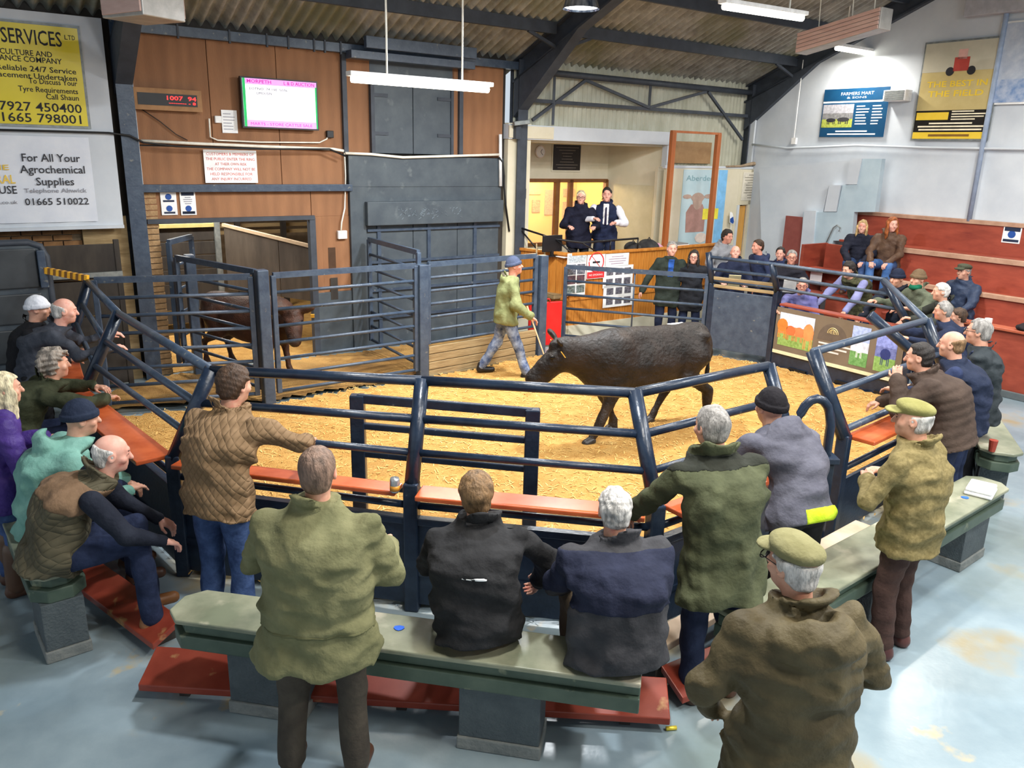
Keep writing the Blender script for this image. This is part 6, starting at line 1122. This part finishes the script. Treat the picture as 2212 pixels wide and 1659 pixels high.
# ------------------------------------------------------------------ small things
p = G(853, 1062, .95); cn = thing('drinks_can', 'silver and orange drinks can on the near shelf', 'can', (p[0], p[1]+.0, .948))
mb = MB(); q = np.array([p[0], p[1], .948]); mb.tube([q, q+EZ*.012, q+EZ*.085, q+EZ*.10], .033, 16, rr=[.027, .033, .033, .028]); mb.build('body', M('can_silver', (176, 180, 184), (200, 204, 208), rough=.25, metal=.6), cn, True)
mb = MB(); mb.tube([q+EZ*.014, q+EZ*.05], .0335, 16); mb.build('orange_band', M('can_orange', (206, 140, 50), rough=.3), cn, True)
p = G(2118, 1062, .60); bx_ = thing('foam_box', 'white foam takeaway box on the right bench', 'box', (p[0], p[1], .592)); dx = _n([.62, .78, 0]); ax_ = (dx, np.array([-dx[1], dx[0], 0]), EZ)
for nm, z, s_ in (('base', .015, (.26, .2)), ('lid', .045, (.25, .19))): mb = MB(); mb.box((p[0], p[1], .592+z), (*s_, .03), ax_); mb.build(nm, m_wplastic, bx_, bevel=.012)
for u, v, lab in ((862, 1357, 'small scrap of bright blue paper on the near bench'), (2085, 1075, 'small scrap of blue paper on the right bench')):
    p = G(u, v, .592); mb = MB(); mb.prism([(p[0]+.03*math.cos(a)*(1+.3*math.sin(3*a)), p[1]+.025*math.sin(a), .5915) for a in [i*.785 for i in range(8)]], (0, 0, .003)); tag(mb.build('paper_scrap', M('blue_paper', (40, 96, 206), rough=.7)), lab, 'paper')
p = G(1450, 1578, 0); mb = MB(); mb.tube([(p[0]-.03, p[1], .012), (p[0]+.03, p[1]+.01, .012)], .012, 8); tag(mb.build('sweet_wrapper', M('gold_foil', (220, 196, 70), rough=.3, metal=.5), None, True), 'tiny crumpled gold wrapper on the floor by the red foot board', 'litter')
# red plastic panel behind the gate post by the rostrum
rp_ = thing('sorting_board', 'bright red plastic sorting board leaning beside the gate post', 'sorting board', (.62, 13.1, 0))
mb = MB(); c = np.array([.52, 13.0, .40]); mb.box(c, (.62, .03, .74), (_n([.9, .42, 0]), _n([-.42, .9, .15]), EZ)); mb.build('board', M('red_plastic', (206, 30, 34), (214, 40, 42), rough=.35), rp_, bevel=.02)
mb = MB(); mb.tube([c+np.array([-.1, -.05, .37]), c+np.array([-.08, -.05, .42]), c+np.array([.06, .0, .42]), c+np.array([.08, .0, .37])], .012, 6); mb.build('handle', M('red_plastic', (206, 30, 34)), rp_, True)
# rostrum rail and clutter
rr0 = thing('rostrum_rail', 'black steel rail along the front of the rostrum top', 'rail', (*RB, 1.51))
P = [np.array([*(RA+(RB-RA)*.1), 1.86]), np.array([*(RA+(RB-RA)*.75), 1.72]), np.array([*(RB+(RC-RB)*.12), 1.68]), np.array([*(RB+(RC-RB)*.78), 1.70])]
mb = MB(); mb.tube(P, .018, 8); mb.build('top_rail', m_black, rr0, True)
for a, b in ((P[0], np.array([*(RA+(RB-RA)*.45), 1.5])), (P[1], np.array([*(RB+(RC-RB)*.02), 1.5])), (P[2]-EZ*0, np.array([*(RB+(RC-RB)*.3), 1.5])), (P[3], np.array([*(RB+(RC-RB)*.78), 1.5])), ((P[2]+P[3])/2, np.array([*((RB+(RC-RB)*.45)), 1.5]))): mb = MB(); mb.tube([a, b], .014, 6); mb.build('stay', m_black, rr0, True)
def onrost(k, off): q = RB+(RC-RB)*k; return np.array([q[0], q[1]])-E2[:2]*off
for i, (k, off, lab) in enumerate(((.02, .14, 'white sale papers at the left end of the rostrum desk'), (.26, .12, 'white papers in front of the clerk on the rostrum'), (.52, .1, 'white papers in front of the auctioneer on the rostrum'))):
    q = onrost(k, off); mb = MB(); mb.box((q[0], q[1], 1.438), (.34, .24, .012), (E1, E2, EZ)); tag(mb.build('paper_stack', m_white_print), lab, 'paper', 'papers on the rostrum')
cs = thing('computer_screen', 'black computer screen on the rostrum desk left of the clerk', 'monitor', (*onrost(-.08, .3), 1.43)); q = A3((*onrost(-.08, .3), 1.43))
mb = MB(); mb.box(q+EZ*.22, (.42, .03, .28), (E1, E2, EZ)); mb.build('panel', m_black, cs, bevel=.008); mb = MB(); mb.box(q+EZ*.05, (.05, .04, .1), (E1, E2, EZ)); mb.build('stand', m_black, cs); mb = MB(); mb.box(q+EZ*.008, (.2, .14, .016), (E1, E2, EZ)); mb.build('base', m_black, cs)
bagm = cloth('bag_dark', (44, 44, 46), (66, 66, 66))
for k, off, sz, lab in ((.80, .16, (.17, .11, .12), 'dark bundled jacket on the rostrum right of the auctioneer'), (1.02, .2, (.2, .14, .15), 'grey and black bag on the right end of the rostrum')):
    q = np.array([*onrost(k, off), 1.43]); V_, F_ = net(lambda P: smax(sell(P, q+EZ*.07, sz)+fold(P, int(k*50), .014, 1.6), q[2]-P[:, 2], .01), q-.3, q+.35, .016); me = np_mesh('b', [(V_-q, F_)]); o = link('bag', me, bagm); o.location = q; tag(o, lab, 'bag')
    mb = MB(); mb.tube([q+E1*(-.06)+EZ*(sz[2]+.03), q+EZ*(sz[2]+.10), q+E1*.06+EZ*(sz[2]+.03)], .01, 6); mb.build('strap', m_black, o)
q = np.array([*(RC+(RD-RC)*.12), 1.43])-np.array([*E2[:2]*.15, 0]); V_, F_ = net(lambda P: smax(sell(P, q+EZ*.05, (.12, .09, .09))+fold(P, 3, .01, 2), q[2]-P[:, 2], .01), q-.2, q+.2, .014); o = link('scarf', np_mesh('s', [(V_-q, F_)]), cloth('pink_scarf', (196, 140, 170), (214, 166, 190))); o.location = q; tag(o, 'crumpled pink scarf on the right end of the rostrum', 'scarf')
q = np.array([*(RC+(RD-RC)*.42), 1.43])-np.array([*E2[:2]*.15, 0])
for i in range(5): mb = MB(); mb.box(q+EZ*(.012+.024*i)+E1*random.uniform(-.03, .03), (.5-.05*i, .24, .022), (E1, E2, EZ)); tag(mb.build('newspaper', (m_white_print, M('news_grey', (120, 124, 128)), m_black)[i % 3]), ('black folder at the bottom', 'grey newspaper second from the bottom', 'white newspaper in the middle', 'grey folder second from the top', 'black newspaper on top')[4-i] + ' of the rostrum paper pile', 'papers', 'paper pile on the rostrum')
q = np.array([*(RC+(RD-RC)*.0), 1.43])-np.array([*E2[:2]*.12, 0]); mb = MB(); mb.tube([q, q+EZ*.1], .035, 12); tag(mb.build('mug', M('red_mug', (176, 60, 56), rough=.3)), 'red mug between the bags on the rostrum', 'mug')
# flag, bottle, notices, laundry on the seating
fx, fz = WALL.px(1580, 470, PD+.05); fl = thing('small_flag', 'small blue and white flag above the dark-haired man', 'flag', WALL.p(fx, fz-.3, PD+.05)); mb = MB(); mb.tube([WALL.p(fx+.03, fz-.35, PD+.05), WALL.p(fx-.03, fz+.12, PD+.05)], .008, 5); mb.build('stick', m_wplastic, fl); mb = MB(); mb.prism([WALL.p(fx+a, fz+b, PD+.06) for a, b in ((-.08, .12), (.0, .1), (.08, -.06), (.06, -.14), (-.06, -.1))], E2*.006); mb.build('cloth', m_white_print, fl); mb = MB(); mb.prism([WALL.p(fx+a, fz+b, PD+.068) for a, b in ((-.06, -.02), (.03, .02), (.07, -.08), (.05, -.13), (-.05, -.09))], E2*.003); mb.build('blue_cross', nb_, fl)
def gadg(name, label, cat, fr, px, d, th, mat): x0, x1, y0, y1 = fr.rect(*px, d); mb = MB(); mb.fbox(fr, x0, x1, y0, y1, d, d+th); return tag(mb.build(name, mat), label, cat)
gadg('paper_notice', 'white paper notice on the red seat front by the reading man', 'notice', GAB, (1752, 584, 1774, 612), 1.0, .004, m_white_print)
gadg('exit_sign', 'small green and white exit sign beside the stair block', 'sign', GAB, (1856, 425, 1885, 452), .03, .01, M('exit_pale', (222, 236, 226), (170, 206, 186), scale=14, rough=.5))
hv = thing('coat_bundle', 'dark bundle of clothing on the lowest red ledge', 'clothing', GAB.p(6.95, .96, 2.38)); q = GAB.p(7.0, 1.0, 2.38); part('cloth', hv, cloth('bundle', (40, 34, 36)), net(lambda P: sell(P, q-root_loc(hv), (.14, .11, .06))+fold(P, 8, .012, 2), q-root_loc(hv)-.22, q-root_loc(hv)+.22, .016))
q = GAB.p(6.5, 1.0, 2.38); mb = MB(); mb.tube([q-EZ*.04, q+EZ*.04], .05, 12); tag(mb.build('paper_cup', m_wplastic), 'white cup on the lowest red ledge', 'cup')
# red cup on the far bench
p = G(2142, 975, .59); mb = MB(); mb.tube([(p[0], p[1], .592), (p[0], p[1], .70)], .035, 12, rr=[.028, .038]); tag(mb.build('red_cup', M('red_paper_cup', (150, 60, 44), rough=.5)), 'red-brown cup standing on the far right bench end', 'cup')
# ropes on the rostrum post
rp2 = thing('rope_coil', 'knotted tan ropes hanging by the left end of the rostrum', 'rope', (*(RA+(RB-RA)*.5), .9))
for k in (.42, .56): q = RA+(RB-RA)*k+np.array([.0, -.06]); mb = MB(); mb.tube([(q[0], q[1], 1.62), (q[0]+.01, q[1], 1.4), (q[0]-.01, q[1], 1.25), (q[0], q[1], 1.1)], .018, 6, rr=[.012, .02, .03, .018]); mb.build('rope', M('rope_tan', (196, 170, 130), (214, 190, 150), scale=30, rough=.9, bump=.6), rp2, True)
